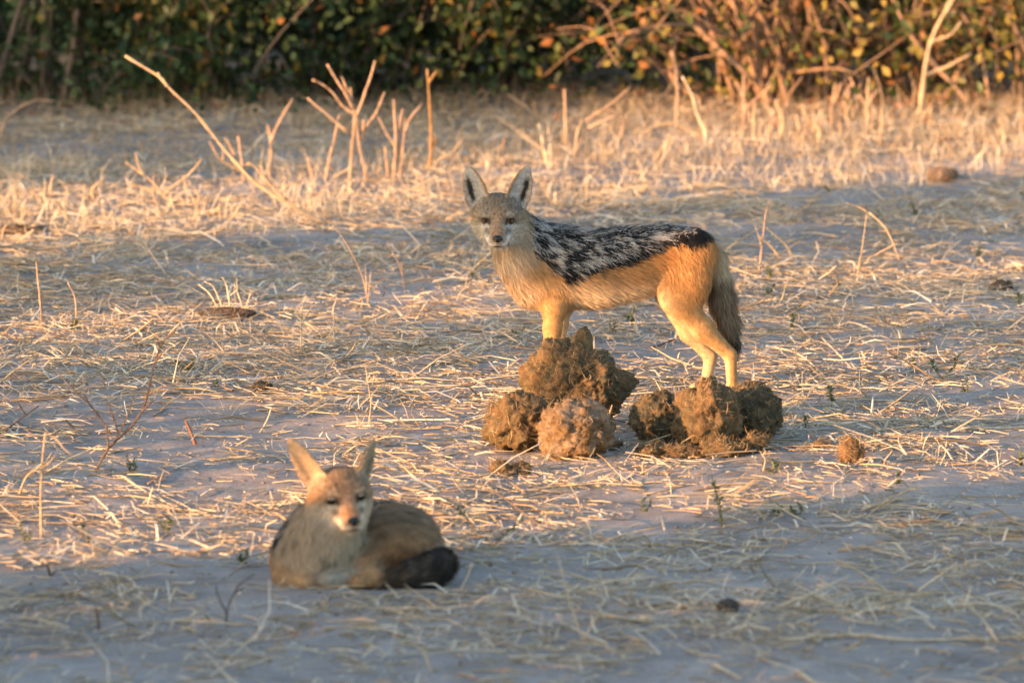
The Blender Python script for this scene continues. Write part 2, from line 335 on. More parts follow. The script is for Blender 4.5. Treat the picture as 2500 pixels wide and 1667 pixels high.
class Head:
    """skull frame: x to the picture's right, f out of the face, z up"""
    def __init__(s, O, yaw=0, pitch=0, roll=0):
        base = frame(np.array([1., 0, 0]), np.array([0, -1., 0]), np.array([0, 0, 1.]))
        s.O = np.array(O, float); s.R = rot('Z', yaw) @ rot('X', pitch) @ rot('Y', roll) @ base
    def w(s, x, f, z): return s.O + s.R @ np.array([x, f, z], float)
    def v(s, x, f, z): return s.R @ np.array([x, f, z], float)
    def loc(s, P): return (P - s.O) @ s.R
    def add(s, A, ear_tip, ear_n, ear_tip_r=None, ear_n_r=None, ew=(.0335, .0335)):
        D = lambda x, f, z: s.v(x, f, z)
        A.el(s.w(0, -.008, .004), (.058, .058, .043), s.R, .02, D(0, -1, .25), .010, 'head')
        for q in (-1, 1):
            A.el(s.w(q * .032, -.006, -.024), (.033, .042, .036), s.R, .025, D(q * .6, -.75, -.6), .017, 'head')
            A.el(s.w(q * .027, .030, .006), (.019, .016, .013), s.R, .018, D(q * .4, -.8, .3), .006, 'head')
            A.rc(s.w(q * .022, .035, -.032), s.w(q * .012, .088, -.054), .018, .0125, .018, D(q * .3, -1, -.2), .005, 'muzzle')
        A.rc(s.w(0, .028, -.016), s.w(0, .104, -.042), .027, .0145, .02, D(0, -1, .15), .004, 'muzzle')
        A.rc(s.w(0, .02, -.050), s.w(0, .086, -.0685), .024, .0085, .014, D(0, -1, -.4), .007, 'muzzle')
        A.el(s.w(0, -.02, -.058), (.045, .05, .03), s.R, .03, D(0, -.5, -1), .024, 'head')
        for q in (-1, 1):
            tip = ear_tip if q < 0 or ear_tip_r is None else ear_tip_r; en = ear_n if q < 0 or ear_n_r is None else ear_n_r
            o = np.array([q * .0445, -.006, .018]); t = np.array([q * tip[0], tip[1], tip[2]]); L = np.linalg.norm(t - o)
            A.ear(s.w(*o), s.v(*(t - o)), s.v(q * en[0], en[1], en[2]), L, ew[0] if q < 0 else ew[1], side=q)
    def eyes(s, A, root, shut):
        for q in (-1, 1):
            f = .03
            while f < .08 and A.sample(s.w(q * .031, f, -.008)[None])[0] < 0: f += .0006
            R_, c = .0106, s.w(q * .030, f - .0060, -.008); fw = s.v(q * .22, 1, .02); fw = fw / np.linalg.norm(fw)
            up = s.v(0, 0, 1); V, T = ball(c, R_, 26, 18, fw, up); ang = np.degrees(np.arccos(np.clip(unit(V - c) @ fw, -1, 1)))[:, None]
            col = np.where(ang < 21, [.004, .004, .004], np.where(ang < 50, [.24, .115, .03], [.02, .013, .009])); col = np.where((ang > 44) & (ang < 50), [.05, .025, .01], col)
            e = mesh_obj('eye', V, T, col, M_EYE, root)
            V, T = ball(c, R_ * 1.13, 28, 22, fw, up); n_ = unit(V - c); el = np.degrees(np.arcsin(np.clip(n_ @ unit(up - fw * (up @ fw)), -1, 1))); fr = n_ @ fw; rgt = n_ @ np.cross(fw, up)
            for nm, m in (('upper_eyelid', (el > shut[0] - 16 * rgt ** 2)), ('lower_eyelid', (el < -shut[1] + 14 * rgt ** 2))):
                keep = m[T].any(1) & (fr[T] > -.15).all(1)
                if keep.sum(): mesh_obj(nm, V, T[keep], np.where((np.abs(el[:, None] - (shut[0] if nm[0] == 'u' else -shut[1])) < 17), [.012, .009, .008], [.24, .19, .14] if nm[0] == 'u' else [.36, .33, .28]), M_SKIN, e)
            s.eye_c = getattr(s, 'eye_c', []) + [c + fw * .004]
        c = s.w(0, .112, -.0385); V, T = ball(np.zeros(3), 1, 28, 20, np.array([0, 1., 0]), np.array([0, 0, 1.]))
        x, f_, z = V[:, 0].copy(), V[:, 1].copy(), V[:, 2].copy(); Vh = np.stack([x * .0134 * (1 - .28 * np.clip(-z, 0, 1)), f_ * .0095, z * .0105 + .0015 * np.abs(x)], 1)
        for q in (-1, 1):
            dd = np.exp(-(((x - q * .52) / .2) ** 2 + ((z + .15) / .22) ** 2)); Vh[:, 1] -= dd * .0055 * (f_ > 0)
        Vh[:, 1] -= .0018 * np.exp(-(x / .1) ** 2) * (f_ > 0) * (z < .3)
        mesh_obj('nose', s.O + (Vh + np.array([0, .112, -.0385])) @ s.R.T, T[:, ::-1], [.012, .012, .014], M_GLOSS, root)
        V, T, C = tube(smooth_line([s.w(-.021, .078, -.0615), s.w(-.012, .099, -.0600), s.w(0, .1055, -.0575), s.w(.012, .099, -.0600), s.w(.021, .078, -.0615)]), .0017, [.02, .015, .013], 6)
        mesh_obj('mouth', V, T, C, M_SKIN, root)
    def keep(s, P):
        m = np.ones(len(P), bool)
        for c in s.eye_c: m &= np.linalg.norm(P - c, axis=1) > .0112
        return m & (np.linalg.norm((P - s.w(0, .112, -.0385)), axis=1) > .0125)
    def colour(s, A, P, N, rng):
        q = s.loc(P); x, f, z = q[:, 0], q[:, 1], q[:, 2]; pt = math.radians(15); u = np.abs(x); v = z * math.cos(pt) - f * math.sin(pt)
        n = len(P); gr = noise3(P * 130)[:, None] * .7 + rng.normal(0, .25, (n, 1)) + .35 * noise3(P * 300)[:, None]; C = np.tile([.225, .175, .128], (n, 1)) * (1 + gr)
        def patch(du, dv, ru, rv, c, s_=1.0, mk=None):
            nonlocal C
            g = np.exp(-(((u - du) / ru) ** 2 + ((v - dv) / rv) ** 2) * 1.2) * s_
            if mk is not None: g = g * mk
            g = np.clip(g * 1.4, 0, 1)[:, None]; C = C * (1 - g) + np.array(c) * (1 + gr * .6) * g
        patch(0, .058, .022, .014, [.14, .12, .11], .8)
        patch(.066, -.048, .028, .032, [.50, .44, .36], .95); patch(.045, -.062, .02, .028, [.60, .55, .48], .9); patch(.05, .028, .012, .012, [.34, .30, .25], .6)
        patch(.068, -.012, .016, .010, [.36, .23, .13], .7)
        patch(0, -.028, .015, .032, [.31, .20, .13], .9); patch(.0, -.052, .024, .019, [.30, .18, .105], 1)
        patch(.031, -.033, .013, .008, [.50, .46, .40], .9); patch(.028, -.047, .008, .011, [.14, .12, .11], .85)
        patch(.031, -.004, .013, .006, [.44, .38, .31], .7)
        patch(.031, -.066, .009, .012, [.66, .62, .57], .95); patch(.018, -.082, .013, .007, [.66, .62, .57], 1); patch(0, -.092, .03, .010, [.62, .57, .5], .9)
        patch(.031, -.019, .0135, .0088, [.015, .012, .01], 1.0, sm(.02, .03, f))
        patch(.021, -.026, .004, .006, [.05, .03, .025], .8, sm(.02, .03, f))
        patch(0, -.085, .013, .0022, [.03, .02, .02], .9)
        thr = sm(-.085, -.105, v)[:, None]; C = C * (1 - thr) + np.array([.48, .41, .33]) * (1 + gr * .5) * thr
        C1 = C * rng.choice([.55, 1.0, 1.25], n, p=[.3, .45, .25])[:, None]
        return C, C1

def ball(c, r, nu, nv, fw, up):
    up = up - fw * (up @ fw); up = up / np.linalg.norm(up); rt = np.cross(fw, up); V = []; T = []
    for j in range(nv + 1):
        a = math.pi * j / nv
        for i in range(nu): b = 2 * math.pi * i / nu; V.append(c + r * (math.cos(a) * fw + math.sin(a) * (math.cos(b) * rt + math.sin(b) * up)))
    for j in range(nv):
        for i in range(nu): p, q, s_, t = j * nu + i, j * nu + (i + 1) % nu, (j + 1) * nu + i, (j + 1) * nu + (i + 1) % nu; T += [(p, t, q), (p, s_, t)]
    return np.array(V), np.array(T)

def ear_colour(A, H, P, N, W, C, C1, rng, slit=1.0, inn=(.50, .475, .445)):
    for i, p in enumerate(A.p):
        if p['t'] != 'ear': continue
        wt = W[:, i]; m = wt > .35
        if not m.any(): continue
        Q = P[m] - p['o']; t = Q @ p['eu'] / p['H']; wn = Q @ p['ew'] / p['W'] * -p['side'] * np.sign((p['ew'] @ H.R[:, 0]) * p['side']) * p['side']
        wn = (Q @ H.R[:, 0]) * p['side']; wn = wn - (p['eu'] @ H.R[:, 0]) * p['side'] * t * p['H']; wn = wn / p['W']
        front = (N[m] @ p['en']) > .0; wp = np.clip(1 - np.clip(t, 0, 1) ** 2.4, .003, 1) ** .66; e = np.abs(wn) / np.maximum(wp, .05)
        nz = rng.normal(0, .15, (m.sum(), 1))
        inner = np.tile(inn, (m.sum(), 1)); dk = np.exp(-((wn - .36 + .12 * t + .10 * (noise3(P[m] * np.array([40, 40, 230])))) / .19) ** 2) * sm(.85, .55, t) * sm(.02, .25, t) * slit; st = .5 + .5 * noise3(P[m] * np.array([60, 60, 260]))
        inner = inner * (1 - np.clip(dk * 1.5, 0, 1)[:, None]) + np.array([.035, .03, .028]) * np.clip(dk * 1.5, 0, 1)[:, None]; inner = inner * (.65 + .6 * st[:, None])
        rim = np.tile([.37, .225, .11], (m.sum(), 1)); back = np.tile([.24, .165, .10], (m.sum(), 1)) * (1 - .5 * sm(.3, .0, t))[:, None]
        er = sm(.55, .78, e)[:, None] * np.where(wn < 0, 1, .5)[:, None]; c = np.where(front[:, None], inner * (1 - er) + rim * er, back); c = c * (1 + nz)
        k = sm(.35, .7, wt[m])[:, None]; C[m] = C[m] * (1 - k) + c * k; C1[m] = C1[m] * (1 - k) + c * k
    return C, C1

# ---- the standing jackal (side-view measurements: 2496 units per metre)
def jc(cx, cy, y=0.0): return np.array([(cx - 1205) / 2496, y, (1529 - cy) / 2496])
U = 1 / 2496
def standing():
    g = ground(1541, 965); root = empty('jackal', (g[0], g[1], float(gz(g[0], g[1])[0])), math.radians(8))
    tag(root, 'standing jackal with black and silver saddle, tan flanks, head turned to face the viewer', 'jackal', 'jackals resting in the straw')
    A = Animal(); F = .010; ys = .74
    tr = [(600, 690, 225), (700, 690, 252), (850, 697, 262), (1000, 695, 254), (1200, 668, 240), (1400, 632, 216), (1570, 628, 186)]
    for (x0, z0, r0), (x1, z1, r1) in zip(tr[:-1], tr[1:]): A.rc(jc(x0, z0), jc(x1, z1), r0 * U - F, r1 * U - F, .03, (.85, 0, -.40), .027, 'trunk', ys)
    A.rc(jc(690, 620), jc(520, 545, -.01), 205 * U - F, 175 * U - F, .04, (.6, 0, -.75), .027, 'neck', .8)
    A.rc(jc(520, 540, -.01), jc(400, 385, -.006), 180 * U - F, 152 * U - F, .04, (.55, 0, -.8), .024, 'neck', .85)
    A.rc(jc(400, 560, -.02), jc(560, 820, -.01), 105 * U - F, 120 * U - F, .05, (.1, -.3, -1), .024, 'chest', .9)
    # forelegs
    for y, dx, dz in ((-.047, 0, 0), (.044, 74, -8)):
        A.rc(jc(700 + dx * .5, 760, y * .9), jc(690 + dx, 930, y), 130 * U - F, 84 * U - .004, .035, (.15, 0, -1), .013, 'leg', .6)
        A.rc(jc(690 + dx, 930, y), jc(676 + dx, 1060, y), 82 * U - .004, 65 * U - .003, .02, (.1, 0, -1), .007, 'leg')
        A.rc(jc(676 + dx, 1060, y), jc(668 + dx, 1290, y), 65 * U - .003, 55 * U - .003, .012, (.05, 0, -1), .006, 'leg')
        A.rc(jc(668 + dx, 1290, y), jc(662 + dx, 1440, y), 55 * U - .003, 44 * U - .003, .012, (0, 0, -1), .005, 'leg')
        A.el(jc(636 + dx, 1487, y), (.034, .021, .0165), np.eye(3), .012, (-1, 0, -.2), .005, 'leg')
        for k in (-1.5, -.5, .5, 1.5): A.rc(jc(620 + dx, 1488, y + k * .0095), jc(574 + dx + 8 * abs(k), 1500, y + k * .011), .0085, .0075, .006, (-1, 0, -.2), .004, 'leg')
    # hind legs
    A.rc(jc(1600, 600, -.042), jc(1545, 800, -.052), 165 * U - F, 150 * U - F, .04, (.25, 0, -.95), .018, 'thigh', .55)
    A.rc(jc(1545, 800, -.052), jc(1478, 880, -.054), 150 * U - F, 112 * U - F, .04, (.2, 0, -1), .014, 'thigh', .6)
    A.rc(jc(1480, 880, -.054), jc(1650, 1085, -.05), 112 * U - .006, 76 * U - .004, .03, (.5, 0, -.9), .009, 'leg', .7)
    A.rc(jc(1650, 1085, -.05), jc(1822, 1250, -.048), 76 * U - .004, 47 * U - .002, .02, (.6, 0, -.8), .007, 'leg', .8)
    A.rc(jc(1832, 1262, -.048), jc(1842, 1455, -.05), 48 * U - .003, 42 * U - .003, .012, (0, 0, -1), .005, 'leg')
    A.el(jc(1812, 1494, -.05), (.034, .020, .0155), np.eye(3), .012, (-1, 0, -.2), .005, 'leg')
    A.rc(jc(1600, 600, .042), jc(1520, 830, .05), 165 * U - F, 135 * U - F, .04, (.25, 0, -.95), .018, 'thigh', .55)
    A.rc(jc(1475, 890, .05), jc(1600, 1130, .046), 108 * U - .006, 70 * U - .004, .03, (.5, 0, -.9), .009, 'leg', .7)
    A.rc(jc(1600, 1130, .046), jc(1738, 1292, .046), 70 * U - .004, 47 * U - .002, .02, (.6, 0, -.8), .007, 'leg', .8)
    A.rc(jc(1740, 1296, .046), jc(1714, 1455, .046), 48 * U - .003, 43 * U - .003, .012, (0, 0, -1), .005, 'leg')
    A.el(jc(1684, 1494, .046), (.034, .020, .0155), np.eye(3), .012, (-1, 0, -.2), .005, 'leg')
    for dx, y in ((1812, -.05), (1684, .046)):
        for k in (-1.5, -.5, .5, 1.5): A.rc(jc(dx - 18, 1494, y + k * .009), jc(dx - 62 + 8 * abs(k), 1503, y + k * .0105), .0083, .0072, .006, (-1, 0, -.2), .004, 'leg')
    # tail
    tl = [(1660, 560, .0, 84), (1740, 640, .005, 80), (1775, 780, .012, 84), (1805, 930, .018, 92), (1842, 1080, .016, 80), (1875, 1200, .012, 44), (1890, 1275, .01, 16)]
    for a, b in zip(tl[:-1], tl[1:]): d = jc(b[0], b[1]) - jc(a[0], a[1]); A.rc(jc(*a[:3]), jc(*b[:3]), a[3] * U - .006, max(b[3] * U - .006, .002), .012, unit(d) + np.array([.0, 0, -.1]), .034, 'tail')
    H = Head(jc(320, 313, -.055), yaw=math.radians(-8), pitch=math.radians(10)); H.add(A, (.077, -.030, .114), (.26, 1, .10))
    A.build(.0036)
    tags = np.array([p['tag'] for p in A.p])
    XL = [540, 600, 660, 700, 760, 800, 900, 1000, 1150, 1250, 1400, 1500, 1560, 1640, 1700, 1730]; YL = [575, 610, 690, 705, 760, 752, 712, 676, 648, 615, 548, 522, 548, 538, 505, 470]
    def colour(P, N, A_, W, rng):
        n = len(P); cx = P[:, 0] * 2496 + 1205; cy = 1529 - P[:, 2] * 2496; gr = noise3(P * 120)[:, None]; rn = rng.normal(0, 1, (n, 1))
        wt = {t: W[:, tags == t].sum(1)[:, None] for t in set(tags)}
        wob = 16 * noise3(P * 45) + 7 * rn[:, 0]
        tan = np.array([.50, .27, .105]); C = np.tile(tan, (n, 1)); belly = sm(690, 860, cy + wob)[:, None] * wt['trunk']
        C = C * (1 - belly) + np.array([.66, .51, .34]) * belly
        rust = (np.exp(-(((cx - 1480) / 170) ** 2 + ((cy - 610) / 80) ** 2)) * .9)[:, None]; C = C * (1 - rust) + np.array([.40, .17, .055]) * rust
        fl = (np.exp(-(((cx - 1150) / 200) ** 2 + ((cy - 740) / 60) ** 2)) * .6)[:, None]; C = C * (1 - fl) + np.array([.42, .235, .11]) * fl
        nk = np.clip(wt['neck'] + wt['chest'], 0, 1); neckc = np.array([.43, .345, .25]) * (1 + .25 * gr)
        pale = (np.exp(-(((cx - 420) / 110) ** 2 + ((cy - 700) / 150) ** 2)) * .8)[:, None]; neckc = neckc * (1 - pale) + np.array([.55, .47, .37]) * pale; C = C * (1 - nk) + neckc * nk
        sh = (np.exp(-(((cx - 620) / 90) ** 2 + ((cy - 640) / 70) ** 2)) * .55)[:, None]; C = C * (1 - sh) + np.array([.27, .20, .13]) * sh
        lg = wt['leg']; legc = np.tile([.43, .255, .11], (n, 1)) * (1 + .25 * noise3(P * [40, 40, 25])[:, None]); fr = sm(.1, .7, -N[:, 0] * .8 + .4 * (np.abs(N[:, 1]) < .4))[:, None]
        inn = np.where((N[:, 1] * np.sign(P[:, 1]) < -.1), 1.0, 0.0)[:, None]; legc = legc * (1 - .75 * np.maximum(fr * (cx[:, None] > 1200), inn)) + np.array([.58, .44, .28]) * .75 * np.maximum(fr * (cx[:, None] > 1200), inn); C = C * (1 - lg) + legc * lg
        th = wt['thigh']; thc = np.tile([.52, .27, .10], (n, 1)); pe = sm(1480, 1380, cx - (cy - 860) * .62)[:, None] * sm(780, 900, cy)[:, None]; thc = thc * (1 - pe) + np.array([.68, .53, .35]) * pe; C = C * (1 - th) + thc * th
        # saddle
        low = np.interp(cx, XL, YL) + wob; inside = (cy < low) & (cx > 530) & (cx < 1735) & ((wt['trunk'] + wt['neck'] + wt['thigh'] + .6 * wt['chest'] + .6 * wt['tail'])[:, 0] > .45) & (wt['head'][:, 0] < .4)
        a = np.where(cx < 760, .9, .55); s_ = cx * np.cos(a) + cy * np.sin(a); t_ = -cx * np.sin(a) + cy * np.cos(a)
        m1 = noise3(np.stack([cx / 17 + cy / 60, cy / 62 - cx / 160, P[:, 1] * 60], 1)); m2 = noise3(np.stack([cx / 11 + cy / 30, cy / 50, P[:, 1] * 90 + 7], 1))
        m1n = noise3(np.stack([(cx - cy * .9) / 24, (cx + cy) / 120, P[:, 1] * 60], 1)); mm = np.where(cx < 720, m1n, m1) + .6 * m2 + .16 * rn[:, 0]
        band = np.interp(cx, [540, 700, 840, 900, 1450, 1500, 1560, 1735], [20, 20, 30, 48, 42, 55, 100, 150]); edge = sm(1, .55, (low - cy) / np.maximum(band, 1))
        spot = np.exp(-(((cx - 640) / 75) ** 2 + ((cy - 545) / 16) ** 2)) + .8 * np.exp(-(((cx - 700) / 18) ** 2 + ((cy - 650) / 45) ** 2)); drk = np.exp(-(((cx - 620) / 95) ** 2 + ((cy - 582) / 14) ** 2)) + np.exp(-(((cx - 745 + (cy - 640) * .4) / 18) ** 2 + ((cy - 640) / 70) ** 2))
        wf = sm(.0, .36, mm + spot * .9 - drk * 1.1 + .10 * sm(1150, 1300, cx) - edge * 1.3)[:, None]
        sad = np.array([.011, .011, .013]) * (1 - wf) + np.array([.52, .49, .46]) * wf
        ins = inside[:, None]; C = np.where(ins, sad, C)
        # tail
        tw = wt['tail']; tc = np.tile([.62, .48, .32], (n, 1)); lowt = sm(690, 840, cy)[:, None]; tc = tc * (1 - lowt) + np.array([.29, .21, .135]) * lowt
        bk = (sm(30, 52, cx - np.interp(cy, [480, 560, 640, 760, 930, 1080, 1200, 1300], [1660, 1720, 1775, 1808, 1830, 1865, 1885, 1895])) * sm(900, 760, cy) + sm(1090, 1210, cy + wob))[:, None]; tc = tc * (1 - np.clip(bk, 0, 1)) + np.array([.016, .014, .014]) * np.clip(bk, 0, 1)
        tk = tw * (1 - ins * .8); C = C * (1 - tk) + tc * tk
        C = C * (1 + .22 * gr + .10 * rn); C1 = C * np.where(ins, 1.0, rng.choice([.6, 1.0, 1.2], n, p=[.25, .5, .25])[:, None]); dt = (tw[:, 0] > .5) & (rng.random(n) < .45) & (cy > 740); C1[dt] = [.03, .024, .02]
        hw = (wt['head'] + wt['muzzle'] + wt['ear'])
        hc, hc1 = H.colour(A_, P, N, rng); hk = np.clip(hw * 1.2 - .1, 0, 1); C = C * (1 - hk) + hc * hk; C1 = C1 * (1 - hk) + hc1 * hk
        C, C1 = ear_colour(A_, H, P, N, W, C, C1, rng); return np.clip(C, .004, .9), np.clip(C1, .004, .9)
    H.eyes(A, root, (24, 34)); A.make(root, colour, 125000, H.keep, 11)
    return root, H, A

# ---- the lying jackal (front-view measurements: 3962 units per metre at its distance)
def lc(cx, cy, y=0.0): return np.array([(cx - 750) / 3962, y, (1440 - cy) / 3962 - .153 * y])
def lying():
    g = ground(835, 1433); root = empty('jackal', (g[0], g[1], float(gz(g[0], g[1])[0]) - .004), 0)
    tag(root, 'jackal lying curled on the ground with squinting eyes and dark tail wrapped forward', 'jackal', 'jackals resting in the straw')
    A = Animal()
    A.el(lc(545, 1200, .02), (.088, .10, .088), np.eye(3), .03, (0, -.4, -1), .024, 'chest')
    A.rc(lc(560, 1120, .03), lc(690, 820, -.005), .078, .056, .04, (0, -.25, -1), .024, 'neck', .9)
    A.el(lc(640, 1000, -.02), (.066, .06, .07), np.eye(3), .04, (0, -.2, -1), .026, 'chest')
    A.rc(lc(335, 1250, .02), lc(310, 1385, -.035), .048, .033, .03, (0, -.2, -1), .016, 'leg')
    A.rc(lc(310, 1390, -.035), lc(455, 1425, -.085), .030, .020, .02, (.7, -.5, -.2), .009, 'leg')
    A.rc(lc(860, 1250, .01), lc(880, 1385, -.03), .045, .03, .03, (0, -.2, -1), .018, 'leg2')
    A.rc(lc(880, 1390, -.03), lc(640, 1415, -.09), .026, .018, .02, (-.7, -.5, -.2), .012, 'leg2')
    # back and haunches
    bk = [(-.045, .06, .092, .070), (-.05, .15, .080, .070), (.00, .22, .072, .068), (.08, .22, .070, .068), (.13, .15, .072, .068)]
    for a, b in zip(bk[:-1], bk[1:]): A.rc(a[:3], b[:3], a[3], b[3], .03, unit(np.array(b[:3]) - np.array(a[:3])) + np.array([0, 0, -.2]), .024, 'back')
    A.el((.115, .110, .080), (.094, .110, .070), rot('Y', math.radians(10)), .03, (.75, -.2, -.6), .020, 'haunch')
    A.rc((.10, .05, .06), (.055, -.01, .045), .058, .04, .03, (-.6, -.4, -.6), .016, 'haunch')
    A.rc((.165, .09, .052), (.198, .07, .043), .052, .033, .03, (.7, -.3, -.6), .018, 'haunch')
    A.rc((.05, -.015, .035), (.075, -.055, .022), .03, .018, .02, (.3, -.8, -.3), .009, 'foot')
    A.rc((.075, -.055, .022), (.035, -.085, .018), .018, .014, .012, (-.6, -.6, -.2), .007, 'foot')
    tl = [(.195, .06, .048, .028), (.212, .010, .042, .030), (.192, -.035, .036, .032), (.155, -.052, .030, .026), (.12, -.056, .022, .014), (.095, -.058, .018, .006)]
    for a, b in zip(tl[:-1], tl[1:]): A.rc(a[:3], b[:3], a[3], b[3], .015, np.array(b[:3]) - np.array(a[:3]), .026, 'tail')
    H = Head(lc(748, 622, -.03), yaw=math.radians(14), pitch=math.radians(9), roll=math.radians(-6))
    H.add(A, (.098, -.045, .116), (.60, .8, .05), (.092, -.055, .084), (.85, .55, .05), (.029, .028)); A.build(.0036)
    tags = np.array([p['tag'] for p in A.p])
    def colour(P, N, A_, W, rng):
        n = len(P); gr = noise3(P * 110)[:, None]; rn = rng.normal(0, 1, (n, 1)); wt = {t: W[:, tags == t].sum(1)[:, None] for t in set(tags)}; x, y, z = P.T
        C = np.tile([.50, .395, .28], (n, 1)); pl_ = (np.exp(-(((x + .0) / .06) ** 2 + ((z - .08) / .07) ** 2)) * .6)[:, None] * (N[:, 1:2] < 0); C = C * (1 - pl_) + np.array([.60, .50, .37]) * pl_
        lo = sm(.10, .02, z)[:, None] * wt['chest']; C = C * (1 - .6 * lo) + np.array([.50, .45, .38]) * .6 * lo
        C = C * (1 - wt['leg']) + np.array([.48, .32, .18]) * wt['leg']; C = C * (1 - wt['leg2']) + np.array([.46, .41, .34]) * wt['leg2']
        C = C * (1 - wt['foot']) + np.array([.44, .26, .13]) * wt['foot']
        hb = sm(.06, .15, z + .01 * gr[:, 0])[:, None]; hc = np.array([.36, .20, .095]) * (1 - hb) + np.array([.33, .23, .14]) * hb; lowh = sm(.06, .03, z)[:, None]; hc = hc * (1 - lowh) + np.array([.48, .36, .22]) * lowh
        rst = (np.exp(-(((x - .115) / .03) ** 2 + ((z - .055) / .025) ** 2)) * .7)[:, None]; hc = hc * (1 - rst) + np.array([.24, .10, .04]) * rst; hc = hc * (1 + .45 * noise3(P * [30, 30, 55])[:, None]); C = C * (1 - wt['haunch']) + hc * wt['haunch']
        sd = np.clip(wt['back'] + wt['neck'] * (N[:, 0:1] < -.3) * (y[:, None] > .015) + wt['chest'] * (N[:, 0:1] < -.25) * (y[:, None] > -.005) * (z[:, None] > .06), 0, 1) * sm(.055, .085, z)[:, None] * sm(.13, .08, x)[:, None]
        mm = noise3(np.stack([x * 70 + z * 20, y * 30, z * 40], 1)) + .4 * noise3(P * 160); wf = sm(-.05, .35, mm)[:, None]; sad = np.array([.02, .019, .02]) * (1 - wf) + np.array([.34, .31, .28]) * wf
        k = sm(.25, .55, sd + .08 * rn); C = C * (1 - k) + sad * k
        td = np.array([.05, .042, .036]) * (1 - wf) + np.array([.13, .105, .08]) * wf; tl_ = np.array([.30, .22, .14]); tb = sm(.20, .215, x + y * .3)[:, None] * (y[:, None] > .02); tt = td * (1 - tb) + tl_ * tb; C = C * (1 - wt['tail']) + tt * wt['tail']
        C = C * (1 + .25 * gr + .10 * rn - .45 * wt['chest'] * sm(.15, .5, noise3(P * [38, 38, 22]))[:, None]); C1 = C * rng.choice([.6, 1., 1.2], n, p=[.3, .45, .25])[:, None]  # chest streaks darkened in the colour for the shade of fur creases
        hw = wt['head'] + wt['muzzle'] + wt['ear']; h0, h1 = H.colour(A_, P, N, rng); hk = np.clip(hw * 1.2 - .1, 0, 1); warm = np.array([1.22, 1.06, .92]); C = C * (1 - hk) + h0 * warm * hk; C1 = C1 * (1 - hk) + h1 * warm * hk
        C, C1 = ear_colour(A_, H, P, N, W, C, C1, rng, .35, (.52, .40, .27)); return np.clip(C, .004, .9), np.clip(C1, .004, .9)
    H.eyes(A, root, (3, 8)); A.make(root, colour, 105000, H.keep, 12)
    return root, H, A
JS, HS, AS = standing()
JL, HL, AL = lying()

# ------------------------------------------------------------------ shrubs beside the clearing (left, out of the picture): they throw the dappled shade
JPTS = []                                            # (point, radius, wanted light) on the animals, in world space
def W_(root, p):
    c, s_ = math.cos(root.rotation_euler.z), math.sin(root.rotation_euler.z); l = root.location
    return np.array([l.x + c * p[0] - s_ * p[1], l.y + s_ * p[0] + c * p[1], l.z + p[2]])
for p, r_, v in [(jc(480, 680), .12, .06), (jc(600, 850), .07, .4), (jc(1250, 700), .12, 1), (jc(1550, 700), .14, 1), (jc(1000, 800), .12, 1), (jc(700, 950), .10, 1), (jc(700, 1150), .1, 1), (jc(1600, 1050), .13, 1), (jc(1800, 1250), .12, 1), (jc(1800, 900), .12, 1),
                 (jc(1250, 450), .05, .5), (jc(700, 480), .09, .05), (jc(900, 500), .07, .15), (HS.O + [.05, .03, -.03], .10, .0), (HS.O + [0, -.06, -.02], .12, .0), (HS.O + [0, .02, .06], .12, .0)]: JPTS.append((W_(JS, p), r_, v))
for p, r_, v in [(lc(500, 1150), .14, .06), (lc(1250, 1050, .1), .17, .02), (lc(1500, 1250), .13, .0), (HL.O + [.05, -.03, .03], .06, .05), (HL.O + [-.04, -.05, -.02], .085, .35), (HL.O + [-.09, 0, .09], .10, 1)]: JPTS.append((W_(JL, p), r_, v))
for p, r_ in [((1290, 920), .16), ((1240, 1050), .16), ((1700, 1000), .14), ((1330, 1040), .10)]: q_ = g2(*p); JPTS.append((q_ + [0, 0, .06], r_, 1))
def light_wanted(Q):
    t = Q[:, 2] / -LDIR[2]; G = Q + LDIR * t[:, None]; px, py = to_px(G); out = lit_map(px, py)
    n1 = noise3(np.stack([Q @ np.array([-LDIR[1], LDIR[0], 0]) * 3.2, Q[:, 2] * 5, np.zeros(len(Q))], 1)); out = np.clip(out + .25 * n1 * (out > .05) * (out < .9), 0, 1)
    for c, r_, v in JPTS:
        d = Q - c; d = d - (d @ LDIR)[:, None] * LDIR; dist = np.linalg.norm(d, axis=1); k = sm(r_ * 1.15, r_ * .8, dist); out = out * (1 - k) + v * k
    return out
GREENS = np.array([[.050, .085, .022], [.075, .105, .028], [.035, .065, .020], [.10, .115, .03]])
